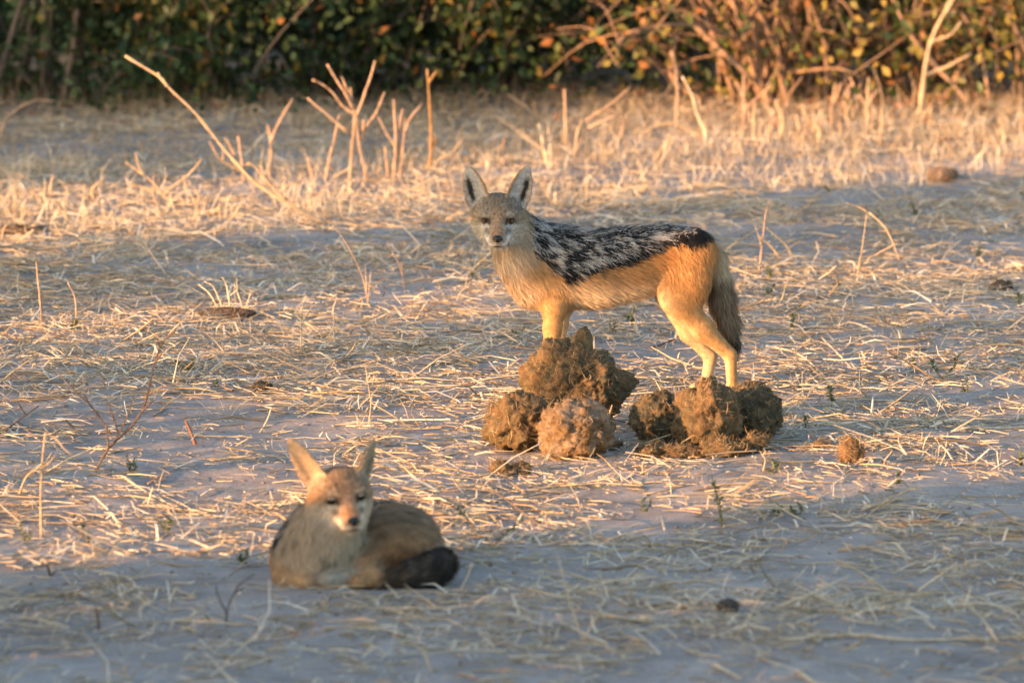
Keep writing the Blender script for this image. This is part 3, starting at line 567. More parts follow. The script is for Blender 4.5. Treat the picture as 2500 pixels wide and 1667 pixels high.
def shade_shrub(c, label, seed, n=8200, rx=1.0, ry=.9, h=2.7):
    rng = np.random.default_rng(seed); base = np.array([c[0], c[1], float(gz(c[0], c[1])[0])]); root = empty('shrub', base)
    tag(root, label, 'shrub', 'shrubs shading the clearing')
    tips = []; tw = Bag()
    for k in range(7):
        a = rng.uniform(0, 6.28); e = np.array([math.cos(a) * rx * rng.uniform(.3, .75), math.sin(a) * ry * rng.uniform(.3, .75), h * rng.uniform(.6, .95)])
        P = smooth_line([[0, 0, -.03], e * [.25, .25, .35] + rng.normal(0, .05, 3), e * [.6, .6, .7] + rng.normal(0, .08, 3), e], 4)
        V, T, C = tube(P, np.linspace(.022, .006, len(P)), [.12, .095, .075], 6, .06); mesh_obj('stem', V, T, C, M_BARK, root); tips.append(P)
    Pc = np.concatenate(tips)
    Q = rng.uniform(-1, 1, (n * 3, 3)); Q = Q[(np.abs(Q) ** 4).sum(1) < 1][:n]; Q = Q * [rx, ry, h * .48] + [0, 0, h * .52]
    Wp = Q + base; keep = rng.random(len(Q)) < -np.log(np.maximum(light_wanted(Wp), .012)) / 4.4; Q = Q[keep & (Q[:, 2] > .12)]
    for q_ in Q[::12]:
        a = Pc[np.argmin(np.linalg.norm(Pc - q_, axis=1))]; m = (a + q_) / 2 + [0, 0, .04]; 
        lw = light_wanted(np.stack([a * .5 + q_ * .5, q_]) + base).max()
        if lw < .5: tw.add(*tube(np.array([a, m, q_]), [.005, .0035, .002], [.13, .10, .08], 3))
    if tw.n: tag(tw.obj('twigs', M_BARK, root), kind='stuff')
    D = unit(rng.normal(size=Q.shape) + [0, 0, -.3]); N = unit(rng.normal(size=Q.shape)); C = GREENS[rng.integers(0, 4, len(Q))] * rng.uniform(.7, 1.3, (len(Q), 1))
    V, T, C = leaves(Q, D, N, rng.uniform(.07, .13, len(Q)), rng.uniform(.026, .045, len(Q)), C); tag(mesh_obj('foliage', V, T, C, M_LEAF, root), kind='stuff')
ctr = np.array([0.2, 21.5]); L2 = unit(LDIR[:2]); Pn = np.array([-L2[1], L2[0]])
sc_lab = ['broad leafy shrub at the head of the shading thicket', 'dense leafy shrub second along the shading thicket', 'open leafy shrub third along the shading thicket', 'gappy leafy shrub fourth along the shading thicket', 'tall leafy shrub fifth along the shading thicket', 'rounded leafy shrub sixth along the shading thicket', 'spreading leafy shrub seventh along the shading thicket', 'dense leafy shrub eighth along the shading thicket', 'dark leafy shrub ninth along the shading thicket', 'low leafy shrub tenth along the shading thicket', 'leafy shrub at the tail of the shading thicket']
for k in range(11):
    s_ = -6.3 + k * 1.5; p = ctr - L2 * (7.4 + .35 * (k % 2)) + Pn * s_; shade_shrub(p, sc_lab[k], 50 + k)

# ------------------------------------------------------------------ straw litter
def vis_sample(n, rng, ylo=14.6, yhi=30, pad=.35):
    y = rng.uniform(ylo, yhi, n * 2); y = y[rng.random(len(y)) < y / yhi][:n]; hw = y * 1250 / FPX + pad; return rng.uniform(-1, 1, len(y)) * hw, y
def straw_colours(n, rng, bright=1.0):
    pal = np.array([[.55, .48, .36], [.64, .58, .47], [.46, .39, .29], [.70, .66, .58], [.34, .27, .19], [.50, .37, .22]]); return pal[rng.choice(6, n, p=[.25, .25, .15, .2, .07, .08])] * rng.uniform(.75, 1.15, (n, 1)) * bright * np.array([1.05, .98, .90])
def litter_density(x, y):
    P = np.stack([x, y, np.zeros_like(x)], 1); d = fbm(P * [1.1, .9, 1] + 5.5, 3) + .6 * noise3(P * [4.5, 2.2, 1] + 1.2); px, py = to_px(P)
    b = .22 * sm(1330, 1050, py) + .1; return sm(-.35, .6, d + b) ** 1.2
def free(P):                                        # keep straw out of the lying animal
    return ((P[:, 0] - JL.location.x - .03) / .26) ** 2 + ((P[:, 1] - JL.location.y - .08) / .22) ** 2 > 1
def litter(n, seed, name, label, lmin, lmax, r0, r1, lift, thin=0.16, flat=False):
    rng = np.random.default_rng(seed); x, y = vis_sample(n, rng); m = rng.random(len(x)) < litter_density(x, y) * (1 - thin) + thin; x, y = x[m], y[m]; k = len(x)
    a = rng.uniform(0, np.pi * 2, k); L = np.exp(rng.uniform(math.log(lmin), math.log(lmax), k)); up = np.abs(rng.normal(0, lift, k)); up = np.where(rng.random(k) < .07, up + rng.uniform(.15, .7, k), up)
    d = np.stack([np.cos(a) * np.cos(up), np.sin(a) * np.cos(up), np.sin(up)], 1); s_ = np.stack([-np.sin(a), np.cos(a), np.zeros(k)], 1)
    R = rng.uniform(r0, r1, k); P0 = np.stack([x, y, gz(x, y) + R * .6 + rng.exponential(.004, k)], 1); P1 = P0 + d * L[:, None] * .5 + s_ * (rng.normal(0, .05, k) * L)[:, None]; P2 = P0 + d * L[:, None] + s_ * (rng.normal(0, .13, k) * L)[:, None]
    P1[:, 2] = np.maximum(P1[:, 2] + rng.uniform(-.03, .06, k) * L, gz(P1[:, 0], P1[:, 1]) + R * .7); P2[:, 2] = np.maximum(P2[:, 2], gz(P2[:, 0], P2[:, 1]) + R * .5)
    ok = free(P0) & free(P1) & free(P2); c = straw_colours(k, rng)[ok]; g_ = ribbons(P0[ok], P1[ok], P2[ok], unit(s_ + rng.normal(0, .8, (k, 1)) * [0, 0, 1.])[ok] * R[ok][:, None] * 1.3, c) if flat else straws(P0[ok], P1[ok], P2[ok], R[ok], c); tag(mesh_obj(name, *g_, M_STRAW), label, 'straw', kind='stuff')
litter(62000, 21, 'straw_litter', 'pale dry straw scattered over the sandy ground', .018, .09, .0007, .0022, .09)
litter(10000, 22, 'long_straw', 'longer flattened dry stems lying in the litter', .07, .20, .0012, .0031, .05)
litter(45000, 23, 'chaff', 'short broken chaff between the straws', .008, .03, .0006, .0018, .25, .35, True)

# flattened broad blades (dry leaves of grass)
rng = np.random.default_rng(29); x, y = vis_sample(16000, rng); m = rng.random(len(x)) < litter_density(x, y); x, y = x[m], y[m]; k = len(x)
a = rng.uniform(0, 6.28, k); L = rng.uniform(.03, .14, k)[:, None]; d = np.stack([np.cos(a), np.sin(a), rng.uniform(0, .5, k)], 1); P0 = np.stack([x, y, gz(x, y) + .003], 1); P1 = P0 + d * L * .5 + [0, 0, .004]; P2 = P1 + d * [1, 1, -.2] * L * .5; P2[:, 2] = np.maximum(P2[:, 2], gz(P2[:, 0], P2[:, 1]) + .002)
wd = unit(np.stack([-np.sin(a), np.cos(a), rng.normal(0, .5, k)], 1)) * rng.uniform(.0014, .0035, (k, 1)); c = straw_colours(k, rng); ok = free(P0) & free(P2); P0, P1, P2, wd, c = P0[ok], P1[ok], P2[ok], wd[ok], c[ok]
tag(mesh_obj('grass_blades', *ribbons(P0, P1, P2, wd, c), M_STRAW), 'flat bleached grass blades lying on the soil', 'grass', kind='stuff')

# upright dry grass
def upright(n, seed, name, label, where, hmin, hmax, wmax=.0016, lean=.3, tint=(1, 1, 1)):
    rng = np.random.default_rng(seed); x, y = vis_sample(n * 6, rng, 14.6, 33); P = np.stack([x, y, np.zeros_like(x)], 1); px, py = to_px(P); m = rng.random(len(x)) < where(px, py, P); m &= free(P); x, y = x[m][:n], y[m][:n]; k = len(x)
    hh = rng.uniform(hmin, hmax, k)[:, None] * (.6 + .6 * rng.random((k, 1))); d = np.concatenate([rng.normal(0, lean, (k, 2)), np.ones((k, 1))], 1); P0 = np.stack([x, y, gz(x, y) - .004], 1); P1 = P0 + d * hh * .5; P2 = P1 + (d + np.concatenate([rng.normal(0, lean * 1.2, (k, 2)), np.full((k, 1), -.2)], 1)) * hh * .5
    wa = rng.uniform(0, 6.28, k); wd = np.stack([np.cos(wa), np.sin(wa), np.zeros(k)], 1) * rng.uniform(.0006, wmax * 1.15, k)[:, None]; tag(mesh_obj(name, *ribbons(P0, P1, P2, wd, straw_colours(k, rng) * np.array(tint)), M_STRAW), label, 'grass', kind='stuff')
tuft = lambda P, s, o: sm(.05, .5, fbm(P * [s, s * .7, 1] + o, 2))
upright(16000, 31, 'dry_grass', 'dry grass with shade darkened into its colour, standing in front of the bushes', lambda px, py, P: ((py < 400) & (py > 215)) * (.25 + tuft(P, 1.5, 3)), .03, .12, .0018, .35, (.55, .51, .47))  # dark tint stands in for the shade within the dense grass
upright(13000, 32, 'dry_grass', 'golden dry grass stubble across the sunlit strip', lambda px, py, P: ((py > pl(px, [(0, 400), (1000, 370), (1500, 300), (2352, 240)])) & (py < pl(px, [(0, 560), (1500, 470), (2352, 400)]))) * (.2 + tuft(P, 2.2, 8)) * (1 + (px > 1450)), .025, .13, .0015, .45)
upright(15000, 33, 'grass_tufts', 'small wispy dry grass tufts in the open litter', lambda px, py, P: (py > 480) * tuft(P, 3.3, 14) ** 3 * (.4 + .8 * (py < 760) * (px < 1250)), .015, .075, .0011, .6)
upright(2000, 34, 'tall_dry_grass', 'tall thin dry grass stems under the right hand bush', lambda px, py, P: ((px > 1450) & (py < 380) & (py > 250)) * tuft(P, 2.5, 4), .05, .18, .0022, .22, (1, .86, .7))

# ------------------------------------------------------------------ clods, crumbs
def lump(center, size, seed, col, sub=3, rough=.28, freq=2.2, col2=None):
    rng = np.random.default_rng(seed); V, T = ico(sub); n = V * freq + rng.uniform(0, 50, 3); r = 1 + rough * fbm(n, 4) + .12 * np.abs(noise3(n * 4)); P = V * r[:, None] * np.array(size) / 2 + np.array(center)
    C = np.tile(col, (len(V), 1)) * (1 + .35 * noise3(n * 3)[:, None])
    if col2 is not None: k = sm(-.1, .4, noise3(n * 1.4 + 9))[:, None]; C = C * (1 - k) + np.array(col2) * k
    return P, T, np.clip(C, .01, .9)
_ICO = {}
def ico(sub):
    if sub not in _ICO:
        import bmesh
        bm = bmesh.new(); bmesh.ops.create_icosphere(bm, subdivisions=sub, radius=1); bm.verts.ensure_lookup_table()
        _ICO[sub] = (np.array([v.co[:] for v in bm.verts]), np.array([[v.index for v in f.verts] for f in bm.faces])); bm.free()
    return _ICO[sub][0].copy(), _ICO[sub][1]
b = Bag(); rng = np.random.default_rng(41); x, y = vis_sample(1500, rng)
for xx, yy, s_ in zip(x, y, np.exp(rng.uniform(math.log(.003), math.log(.014), len(x)))):
    V, T, C = lump((xx, yy, float(gz(xx, yy)[0]) + s_ * .15), (s_, s_ * rng.uniform(.6, 1.2), s_ * .7), int(xx * 1e4) % 9999, [.22, .18, .16], 1); b.add(V, T, C)
tag(b.obj('soil_crumbs', M_CLOD), 'small soil crumbs and grit scattered on the ground', 'grit', kind='stuff')

# ------------------------------------------------------------------ elephant dung
def dung(px, py, size, label, seed, zc=None, dy=0.0, col=(.17, .115, .062), col2=(.115, .085, .048), peaks=(), sub=5, nf=900, rz=0.0, rough=.20):
    """px, py: where the middle of the lump's foot meets the ground (2352-wide photo coordinates)"""
    rng = np.random.default_rng(seed); g = g2(px, py); g[1] += dy; g[2] = float(gz(g[0], g[1])[0]); root = empty('dung_ball', g, rz); tag(root, label, 'dung', 'elephant dung in the clearing')
    V, T = ico(sub); o = rng.uniform(0, 60, 3); S = np.array(size) / 2; zc = S[2] * .86 if zc is None else zc
    r = 1 + rough * fbm(V * 1.5 + o, 3) + .08 * (1 - 2 * np.abs(noise3(V * 2.6 + o))) + .05 * noise3(V * 7 + o) + .065 * noise3(V * 18 + o) + .045 * noise3(V * 36 + o) - .06 * sm(.2, .5, noise3(V * 15 + o + 9))
    for d, amp, wd in peaks: d = unit(np.array(d, float)); r += amp * np.exp(-((1 - V @ d) / wd))
    P = V * r[:, None] * S + [0, 0, zc]; low = P[:, 2] < -.01; P[low, 2] = -.01
    C = np.tile(col, (len(V), 1)); k = sm(-.25, .35, fbm(V * 2.3 + o + 3, 3))[:, None]; C = C * (1 - k) + np.array(col2) * k; k = sm(.25, .6, noise3(V * 5 + o + 20))[:, None] * .6; C = C * (1 - k) + np.array([.21, .14, .075]) * k
    crev = sm(.0, -.16, r - 1 - rough * fbm(V * 1.5 + o, 3))[:, None]; body = mesh_obj('mass', P, T, C, M_DUNG, root)
    i = rng.choice(len(V), nf); N = unit(V[i] / S); d = unit(rng.normal(size=(nf, 3))); d = unit(d - N * (d * N).sum(1, keepdims=True) + N * rng.uniform(-.05, .55, (nf, 1))); L = np.exp(rng.uniform(math.log(.006), math.log(.035), nf))[:, None]
    P0 = P[i] - N * .001; P1 = P0 + d * L * .5 + N * .0015; P2 = P1 + unit(d + rng.normal(0, .35, (nf, 3))) * L * .5; ok = P2[:, 2] > 0
    c = np.array([[.30, .21, .11], [.42, .31, .17], [.20, .13, .07], [.55, .44, .27]])[rng.choice(4, nf, p=[.4, .25, .25, .1])]
    f = mesh_obj('fibres', *straws(P0[ok], P1[ok], P2[ok], rng.uniform(.0003, .0008, nf)[ok], c[ok]), M_STRAW, body); tag(f, kind='stuff'); return root
BR = (.145, .092, .048); OL = (.105, .08, .046); DK = (.06, .053, .037); RD = (.15, .085, .045)
dung(1318, 1000, (.235, .22, .200), 'biggest rough elephant dung mound with two peaks, topping the pile before the forelegs', 101, .108, .09, OL, BR, [((-.55, 0, 1), .22, .04), ((.22, 0, 1), .34, .015), ((.95, -.1, .12), .30, .04), ((-1, 0, .5), .15, .03)], nf=1300, rough=.19, sub=6)
dung(1190, 1045, (.155, .19, .140), 'craggy brown elephant dung lump leaning against the biggest mound on its sunward side', 102, None, .05, OL, BR, [((.1, 0, 1), .16, .04)], nf=700, rough=.26)
dung(1318, 1058, (.168, .16, .148), 'rounded elephant dung ball with grey dry crust, in front of the biggest mound', 103, None, .02, BR, (.22, .165, .12), nf=700, rough=.20)
dung(1150, 1088, (.048, .05, .040), 'fist sized dung crumb beside the tip of the craggy lump', 104, None, 0, BR, OL, sub=4, nf=160)
dung(1195, 1085, (.048, .045, .034), 'small broken dung crumb between the crusted ball and the fist sized crumb', 105, None, 0, OL, BR, sub=4, nf=160)
dung(1515, 1035, (.130, .13, .130), 'dark smooth fibrous dung ball, the mound shade put into its colour, between the big pile and the split dung ball', 106, None, .12, DK, OL, nf=500, rough=.15)  # dark colour carries the shade of the biggest mound
dung(1626, 1040, (.150, .16, .186), 'sunlit half of the split dung ball below the hind feet', 107, None, .03, BR, OL, nf=650, rough=.20)
dung(1725, 1022, (.145, .16, .150), 'grey green half of the split dung ball, darkened in colour as its unlit side, behind the hind feet', 108, None, .05, DK, OL, nf=650, rough=.17)  # colour darkened for the face turned away from the sun
dung(1490, 1052, (.055, .05, .036), 'crumbled dung piece at the foot of the dark ball', 109, None, 0, BR, OL, sub=4, nf=200, rough=.3)
dung(1560, 1050, (.115, .06, .034), 'low ridge of crumbled dung in front of the dark ball', 110, None, 0, OL, BR, sub=5, nf=320, rough=.35)
dung(1660, 1048, (.110, .06, .045), 'crumbled dung apron below the sunlit half ball', 111, None, -.02, OL, BR, sub=5, nf=320, rough=.35)
dung(1735, 1040, (.060, .05, .048), 'torn dung flake propped against the grey green half ball', 112, None, -.02, BR, OL, sub=4, nf=200, rough=.3)
dung(1955, 1068, (.060, .05, .060), 'lone upright dung clump on bare soil beyond the split ball', 113, None, 0, BR, RD, [((-.2, 0, 1), .25, .1)], sub=4, nf=260)
dung(1885, 1035, (.036, .03, .018), 'tiny dung crumb between the split ball and the lone clump', 114, None, 0, OL, BR, sub=3, nf=60)
dung(1400, 1040, (.06, .05, .022), 'flat dung scrap in the shade of the crusted ball', 115, None, 0, OL, DK, sub=4, nf=120)
dung(601, 907, (.050, .045, .028), 'small dark clod alone on the shaded soil', 116, None, 0, (.05, .045, .04), (.07, .06, .05), sub=4, nf=60)
dung(1672, 1420, (.048, .045, .030), 'round dark dropping on the shaded foreground soil', 117, None, 0, (.055, .05, .05), (.08, .07, .06), sub=4, nf=30, rough=.08)
dung(2300, 680, (.060, .05, .036), 'dark pointed clod in the shaded litter under the right bush', 118, None, 0, (.05, .04, .035), (.08, .06, .05), sub=4, nf=60)
dung(2165, 405, (.10, .08, .05), 'brown soil hump at the edge of the sunlit stubble', 119, None, 0, (.20, .14, .10), (.14, .10, .08), sub=4, nf=160)
dung(40, 532, (.15, .10, .030), 'dark flat heap at the sunlit strip edge', 120, None, 0, (.07, .05, .04), (.12, .08, .05), sub=4, nf=200)
dung(520, 722, (.15, .06, .035), 'long dark clod lying behind the sunlit straw', 121, None, 0, (.06, .05, .045), (.09, .075, .065), sub=4, nf=120)

# ------------------------------------------------------------------ stalks, twigs and sticks drawn along the photo's lines
SC1, SC2, SC3, SC4 = (.40, .275, .195), (.47, .345, .22), (.56, .46, .33), (.13, .10, .085)
def stalk(name, label, cat, lines, px=5.0, col=SC1, group=None, dep=.25, seed=0, base=None, taper=.55, sink=True):
    """lines: list of polylines (2352-wide coordinates); the first one starts where the stalk meets the ground"""
    rng = np.random.default_rng(abs(seed + int(lines[0][0][0]))); b0 = lines[0][0] if base is None else base; g = g2(*b0); zg = float(gz(g[0], g[1])[0]); root = empty(name, (g[0], g[1], zg)); o = np.array([g[0], g[1], zg])
    tag(root, label, cat, group); mpp = g[1] / (FPX * .9408); sway = rng.normal(0, dep)
    for i, ln in enumerate(lines):
        P = np.array([at_depth(x, y, g[1]) for x, y in ln]) - o; P[:, 2] = np.maximum(P[:, 2], .002) if i else P[:, 2]; P[:, 1] += sway * P[:, 2] + rng.normal(0, .006, len(P)) * (np.arange(len(P)) > 0)
        if i == 0 and sink: P[0, 2] = -.012
        P = smooth_line(P, 4); r = px * 1.1 * mpp / 2 * (1.0 if i == 0 else .8); V, T, C = tube(P, np.linspace(r, r * taper, len(P)) * (1 + .16 * rng.normal(size=len(P))), np.array(col) * rng.uniform(.82, 1.1), 6, .10); mesh_obj('stem' if i == 0 else 'branch', V, T, C, M_STALK, root)
    return root
def lying_stick(name, label, cat, ln, px=5, col=SC2, group=None):
    P = np.array([g2(*q_) for q_ in ln]); P[:, 2] = gz(P[:, 0], P[:, 1]); o = P[0].copy(); r = px * o[1] / (FPX * .9408) / 2; P = smooth_line(P - o, 4); P[:, 2] += r * .9 + .002
    V, T, C = tube(P, np.linspace(r, r * .6, len(P)), col, 6, .08); ob = mesh_obj(name, V, T, C, M_STALK); ob.location = tuple(o); tag(ob, label, cat, group); return ob
stalk('dry_stalk', 'long thick pale stalk leaning far over, its tip against the dark bushes', 'stalk', [[(760, 520), (720, 500), (660, 468), (600, 430), (555, 388), (500, 325), (455, 268), (390, 205), (360, 175), (287, 130)], [(660, 462), (625, 430), (590, 388), (572, 377), (556, 384)], [(385, 200), (372, 182), (362, 168)]], 9, SC2, dep=.1)
stalk('dry_stalk', 'arched dry stem bowing over beside the bushes', 'stalk', [[(-12, 345), (3, 300), (15, 275), (35, 255), (62, 238), (92, 230), (128, 233)], [(4, 300), (12, 275), (18, 258)]], 7, SC1)
G1 = 'dry stalks before the bushes'
stalk('dry_stalk', 'tallest many branched fan of reddish dry stems', 'stalk', [[(803, 435), (808, 350), (815, 280), (810, 235), (805, 200)], [(843, 410), (826, 335), (818, 265)], [(818, 266), (830, 238), (840, 208), (852, 175), (862, 138)], [(815, 262), (785, 240), (765, 212), (742, 194), (718, 182)], [(812, 250), (795, 215), (775, 185), (752, 146)], [(809, 232), (796, 200), (785, 174)], [(748, 416), (757, 365), (768, 320), (780, 262)], [(802, 305), (775, 282), (745, 256), (706, 224)], [(828, 318), (845, 285), (864, 258), (884, 210)], [(835, 300), (836, 272)]], 8, SC1, G1)
stalk('dry_stalk', 'upright dry stems in a narrow brush beside the tall fan', 'stalk', [[(903, 415), (909, 340), (908, 280), (904, 228)], [(918, 415), (926, 340), (931, 270)], [(893, 420), (888, 370), (884, 338)], [(930, 300), (945, 268), (970, 240)], [(909, 338), (890, 310), (868, 268)], [(915, 360), (918, 290), (926, 250)]], 7, SC1, G1)
stalk('dry_stalk', 'single tall knobbly stem with a forked tip', 'stalk', [[(985, 392), (991, 330), (989, 250), (986, 200), (983, 148)], [(985, 180), (995, 165), (1004, 152)], [(991, 340), (999, 322), (1000, 308)]], 8, (.37, .22, .10), G1)
stalk('dry_stalk', 'short bent stick curving along the stubble', 'stick', [[(988, 392), (1010, 368), (1035, 358), (1063, 324)]], 7, SC2, G1)
stalk('dry_stalk', 'thin two pronged stem with a long slanting arm', 'stalk', [[(619, 412), (623, 350), (620, 312), (615, 288)], [(622, 325), (632, 300), (648, 268), (672, 229)]], 8, SC1, G1)
stalk('dry_stalk', 'cluster of stubby dry shoots crossed by the long leaning stalk', 'stalk', [[(560, 420), (556, 380), (546, 315)], [(552, 395), (530, 382), (505, 368), (480, 326)], [(512, 370), (512, 345)], [(540, 360), (526, 335), (516, 318)]], 7, SC1, G1)
stalk('dry_stalk', 'low forked stem lying back over the sunlit strip', 'stalk', [[(392, 458), (368, 440), (345, 414), (312, 390), (289, 374)], [(330, 405), (318, 380), (312, 350)], [(378, 446), (402, 425), (435, 400), (465, 364)]], 6, SC2, G1)
stalk('dry_stalk', 'short leaning stem rising from the shaded soil edge', 'stalk', [[(724, 424), (715, 395), (706, 360)]], 7, SC1, G1)
stalk('dry_stalk', 'thin lone stem just beyond the standing jackal ears', 'stalk', [[(1156, 385), (1157, 345), (1158, 314)]], 7, SC1, G1)
stalk('dry_stalk', 'pair of pale stubble stems in a narrow V', 'stalk', [[(1262, 395), (1250, 345), (1238, 288)], [(1266, 393), (1263, 340), (1259, 288)]], 7, SC3, G1)
stalk('dry_stalk', 'upright single stem above the saddle', 'stalk', [[(1302, 335), (1299, 270), (1297, 205)]], 8, SC1, G1)
stalk('dry_stalk', 'thin curved stem beside the curled dead leaf', 'stalk', [[(1320, 372), (1325, 310), (1338, 275)]], 5, SC2, G1)
stalk('dry_stalk', 'curled drooping dead stem looping back on itself', 'stalk', [[(1405, 340), (1425, 312), (1433, 280), (1418, 256), (1385, 252), (1345, 275)], [(1372, 258), (1400, 238), (1446, 198)], [(1352, 292), (1385, 275), (1420, 262)]], 7, SC1, G1)
stalk('dry_stalk', 'straight reddish stem with a thick worn tip', 'stalk', [[(1554, 300), (1556, 230), (1553, 165), (1543, 114)]], 9, SC1, G1)
stalk('dry_stalk', 'crooked pale stem with a kink near its foot', 'stalk', [[(1619, 370), (1621, 305), (1601, 262), (1590, 220), (1567, 174)]], 8, SC3, G1)
stalk('dry_stalk', 'low arched stem bowed towards the crooked one', 'stalk', [[(1622, 325), (1582, 300), (1545, 284), (1500, 292), (1465, 318)]], 7, SC2, G1)
stalk('dry_stalk', 'twin pale stubs leaning together by the saddle', 'stalk', [[(1520, 370), (1530, 335), (1537, 305)], [(1505, 365), (1525, 330)]], 6, SC2, G1)
rng = np.random.default_rng(77)
for k in range(26):
    px = rng.uniform(1650, 2040); py = rng.uniform(250, 345); h_ = rng.uniform(60, 150) * (.7 if k % 3 else 1); ln = [[(px, py), (px + rng.normal(0, 8), py - h_ * .5), (px + rng.normal(0, 16), py - h_)]]
    if k % 2: ln.append([(px + 1, py - h_ * .45), (px + rng.normal(0, 18), py - h_ * .85)])
    stalk('dry_stalk', 'forked thin stubble stem among the grass under the right bush' if k % 2 else 'unbranched thin stubble stem among the grass under the right bush', 'stalk', ln, rng.uniform(4, 8), SC1 if k % 2 else SC2, 'stubble stems under the right bush', seed=k)
for k in range(18):
    px = rng.uniform(20, 1050); py = rng.uniform(415, 540); h_ = rng.uniform(20, 60)
    stalk('dry_stalk', 'short dry shoot sticking up from the sunlit strip left of the jackal ears', 'stalk', [[(px, py), (px + rng.normal(0, 6), py - h_ * .5), (px + rng.normal(0, 14), py - h_)]], rng.uniform(4, 7), SC2, 'short shoots on the sunlit strip', seed=200 + k)
stalk('bare_sapling', 'pale bare sapling with forked arms before the right hand bush', 'sapling', [[(2113, 275), (2120, 200), (2133, 115), (2153, 62), (2172, 30), (2192, -8), (2220, -90)], [(2139, 97), (2160, 90), (2185, 78), (2210, 48)], [(2123, 174), (2150, 164), (2180, 152), (2231, 124)], [(2156, 56), (2176, 15), (2186, -10)]], 12, (.42, .32, .21), dep=.05)
stalk('bare_branch', 'dark arching bare stem bending over by the right hand bush', 'branch', [[(2273, 240), (2264, 165), (2248, 105), (2216, 42), (2190, 10)]], 9, SC1)
stalk('bare_branch', 'bare stem slanting across behind the pale sapling', 'branch', [[(2232, 245), (2195, 200), (2155, 158), (2095, 85), (2060, 20), (2030, -50)]], 11, SC1)
lying_stick('fallen_branch', 'pale fallen branch lying under the right hand bush', 'branch', [(2140, 287), (2190, 286), (2240, 291), (2300, 281), (2375, 268)], 12, SC3)
lying_stick('fallen_branch', 'thin fallen branch flat behind the standing jackal head', 'branch', [(700, 512), (820, 528), (960, 536), (1090, 541)], 6, SC2)
stalk('twig_sapling', 'thin branching twig with pale lower arms rising in the shaded litter', 'twig', [[(212, 1082), (250, 1030), (300, 980), (330, 935), (345, 880), (355, 835), (375, 785), (404, 756)], [(258, 1022), (275, 990), (293, 955), (308, 905)], [(250, 1028), (246, 1000), (243, 972)], [(325, 945), (340, 930), (356, 918)], [(272, 996), (262, 962), (247, 920)], [(352, 838), (368, 815), (380, 800)], [(368, 798), (362, 775)]], 6, (.28, .17, .12), dep=.1)
stalk('twig', 'thin dark twig sweeping up behind the branching sapling', 'twig', [[(262, 992), (215, 942), (170, 900), (120, 848)], [(210, 938), (190, 905)]], 4.5, SC4)
stalk('twig', 'dark curved twig lying at the shaded litter edge', 'twig', [[(-10, 985), (40, 965), (90, 930)], [(40, 965), (55, 975)], [(60, 950), (40, 920)]], 5, SC4)
stalk('dry_stalk', 'broken upright straw with a fallen bent head', 'stalk', [[(95, 1225), (93, 1135), (98, 1055), (105, 990)], [(104, 992), (128, 1006), (145, 1025), (166, 1046)], [(95, 1075), (115, 1060), (128, 1042)]], 5.5, SC2)
stalk('dry_stalk', 'curved reddish stem arching out of the straw beside the bent straw', 'stalk', [[(40, 1130), (60, 1095), (85, 1075), (98, 1060)]], 5, SC2)
stalk('stub', 'short red brown stub poking up behind the lying jackal ear', 'stub', [[(451, 1022), (440, 998), (425, 966)]], 9, (.24, .12, .08))
stalk('twig', 'thin wavy stem above the straw behind the lying jackal', 'twig', [[(846, 975), (852, 925), (846, 880), (840, 838)]], 3.5, SC2)
stalk('dry_stalk', 'curved straw hook on shaded bare soil', 'straw', [[(590, 985), (612, 968), (622, 940)]], 5, SC3)
stalk('twig', 'small spiky dry twig with side shoots in the mid litter', 'twig', [[(690, 820), (692, 760), (695, 690)], [(692, 745), (715, 705), (735, 690)], [(693, 730), (672, 700)]], 4.5, SC3)
stalk('dry_stalk', 'fan of white dry stems rising over the long dark clod', 'stalk', [[(512, 718), (485, 680), (455, 655)], [(516, 718), (490, 660), (468, 648)], [(560, 716), (548, 680), (538, 652)], [(562, 715), (578, 665)], [(530, 718), (520, 660), (510, 638)]], 4.5, SC3)
stalk('twig', 'thin beaded reddish twig leaning by the jackal chest', 'twig', [[(850, 695), (832, 640), (800, 575), (770, 530)], [(842, 670), (838, 610)], [(845, 690), (852, 620)]], 3.5, SC1)
stalk('twig', 'slender red twig leaning towards the chest of the standing jackal', 'twig', [[(932, 660), (918, 610), (888, 555)], [(925, 640), (922, 600)]], 3.5, SC1)
stalk('twig', 'thin reddish stem among pale tufts on the shaded side', 'twig', [[(97, 745), (92, 690), (84, 600)], [(95, 710), (103, 690)]], 4.5, SC1)
stalk('twig', 'lone thin stem with a small green foot in the pale tufts', 'twig', [[(175, 745), (172, 690), (155, 650)]], 4, SC1)
stalk('dry_stalk', 'tall bent straw frame behind the tail with drooping tips', 'straw', [[(1966, 640), (1980, 575), (1994, 487)], [(1994, 490), (1970, 478), (1945, 470)], [(1998, 492), (2030, 520), (2050, 555), (2066, 600)], [(1978, 606), (2020, 582), (2068, 558)]], 4.5, SC2)
stalk('dry_stalk', 'two flat pale blades slanting behind the tail', 'straw', [[(1800, 588), (1770, 565), (1741, 541)], [(1822, 590), (1800, 558), (1758, 522)]], 9, SC2)
stalk('twig', 'thin pinkish twig rising just behind the rump', 'twig', [[(1742, 632), (1750, 570), (1758, 500), (1766, 462)], [(1750, 565), (1735, 520)]], 4, SC1)
lying_stick('twig', 'dark thin twig lying between forelegs and hind legs', 'twig', [(1500, 800), (1530, 790), (1580, 773)], 5, (.10, .06, .05))
G2 = 'bent sticks lying on the straw'
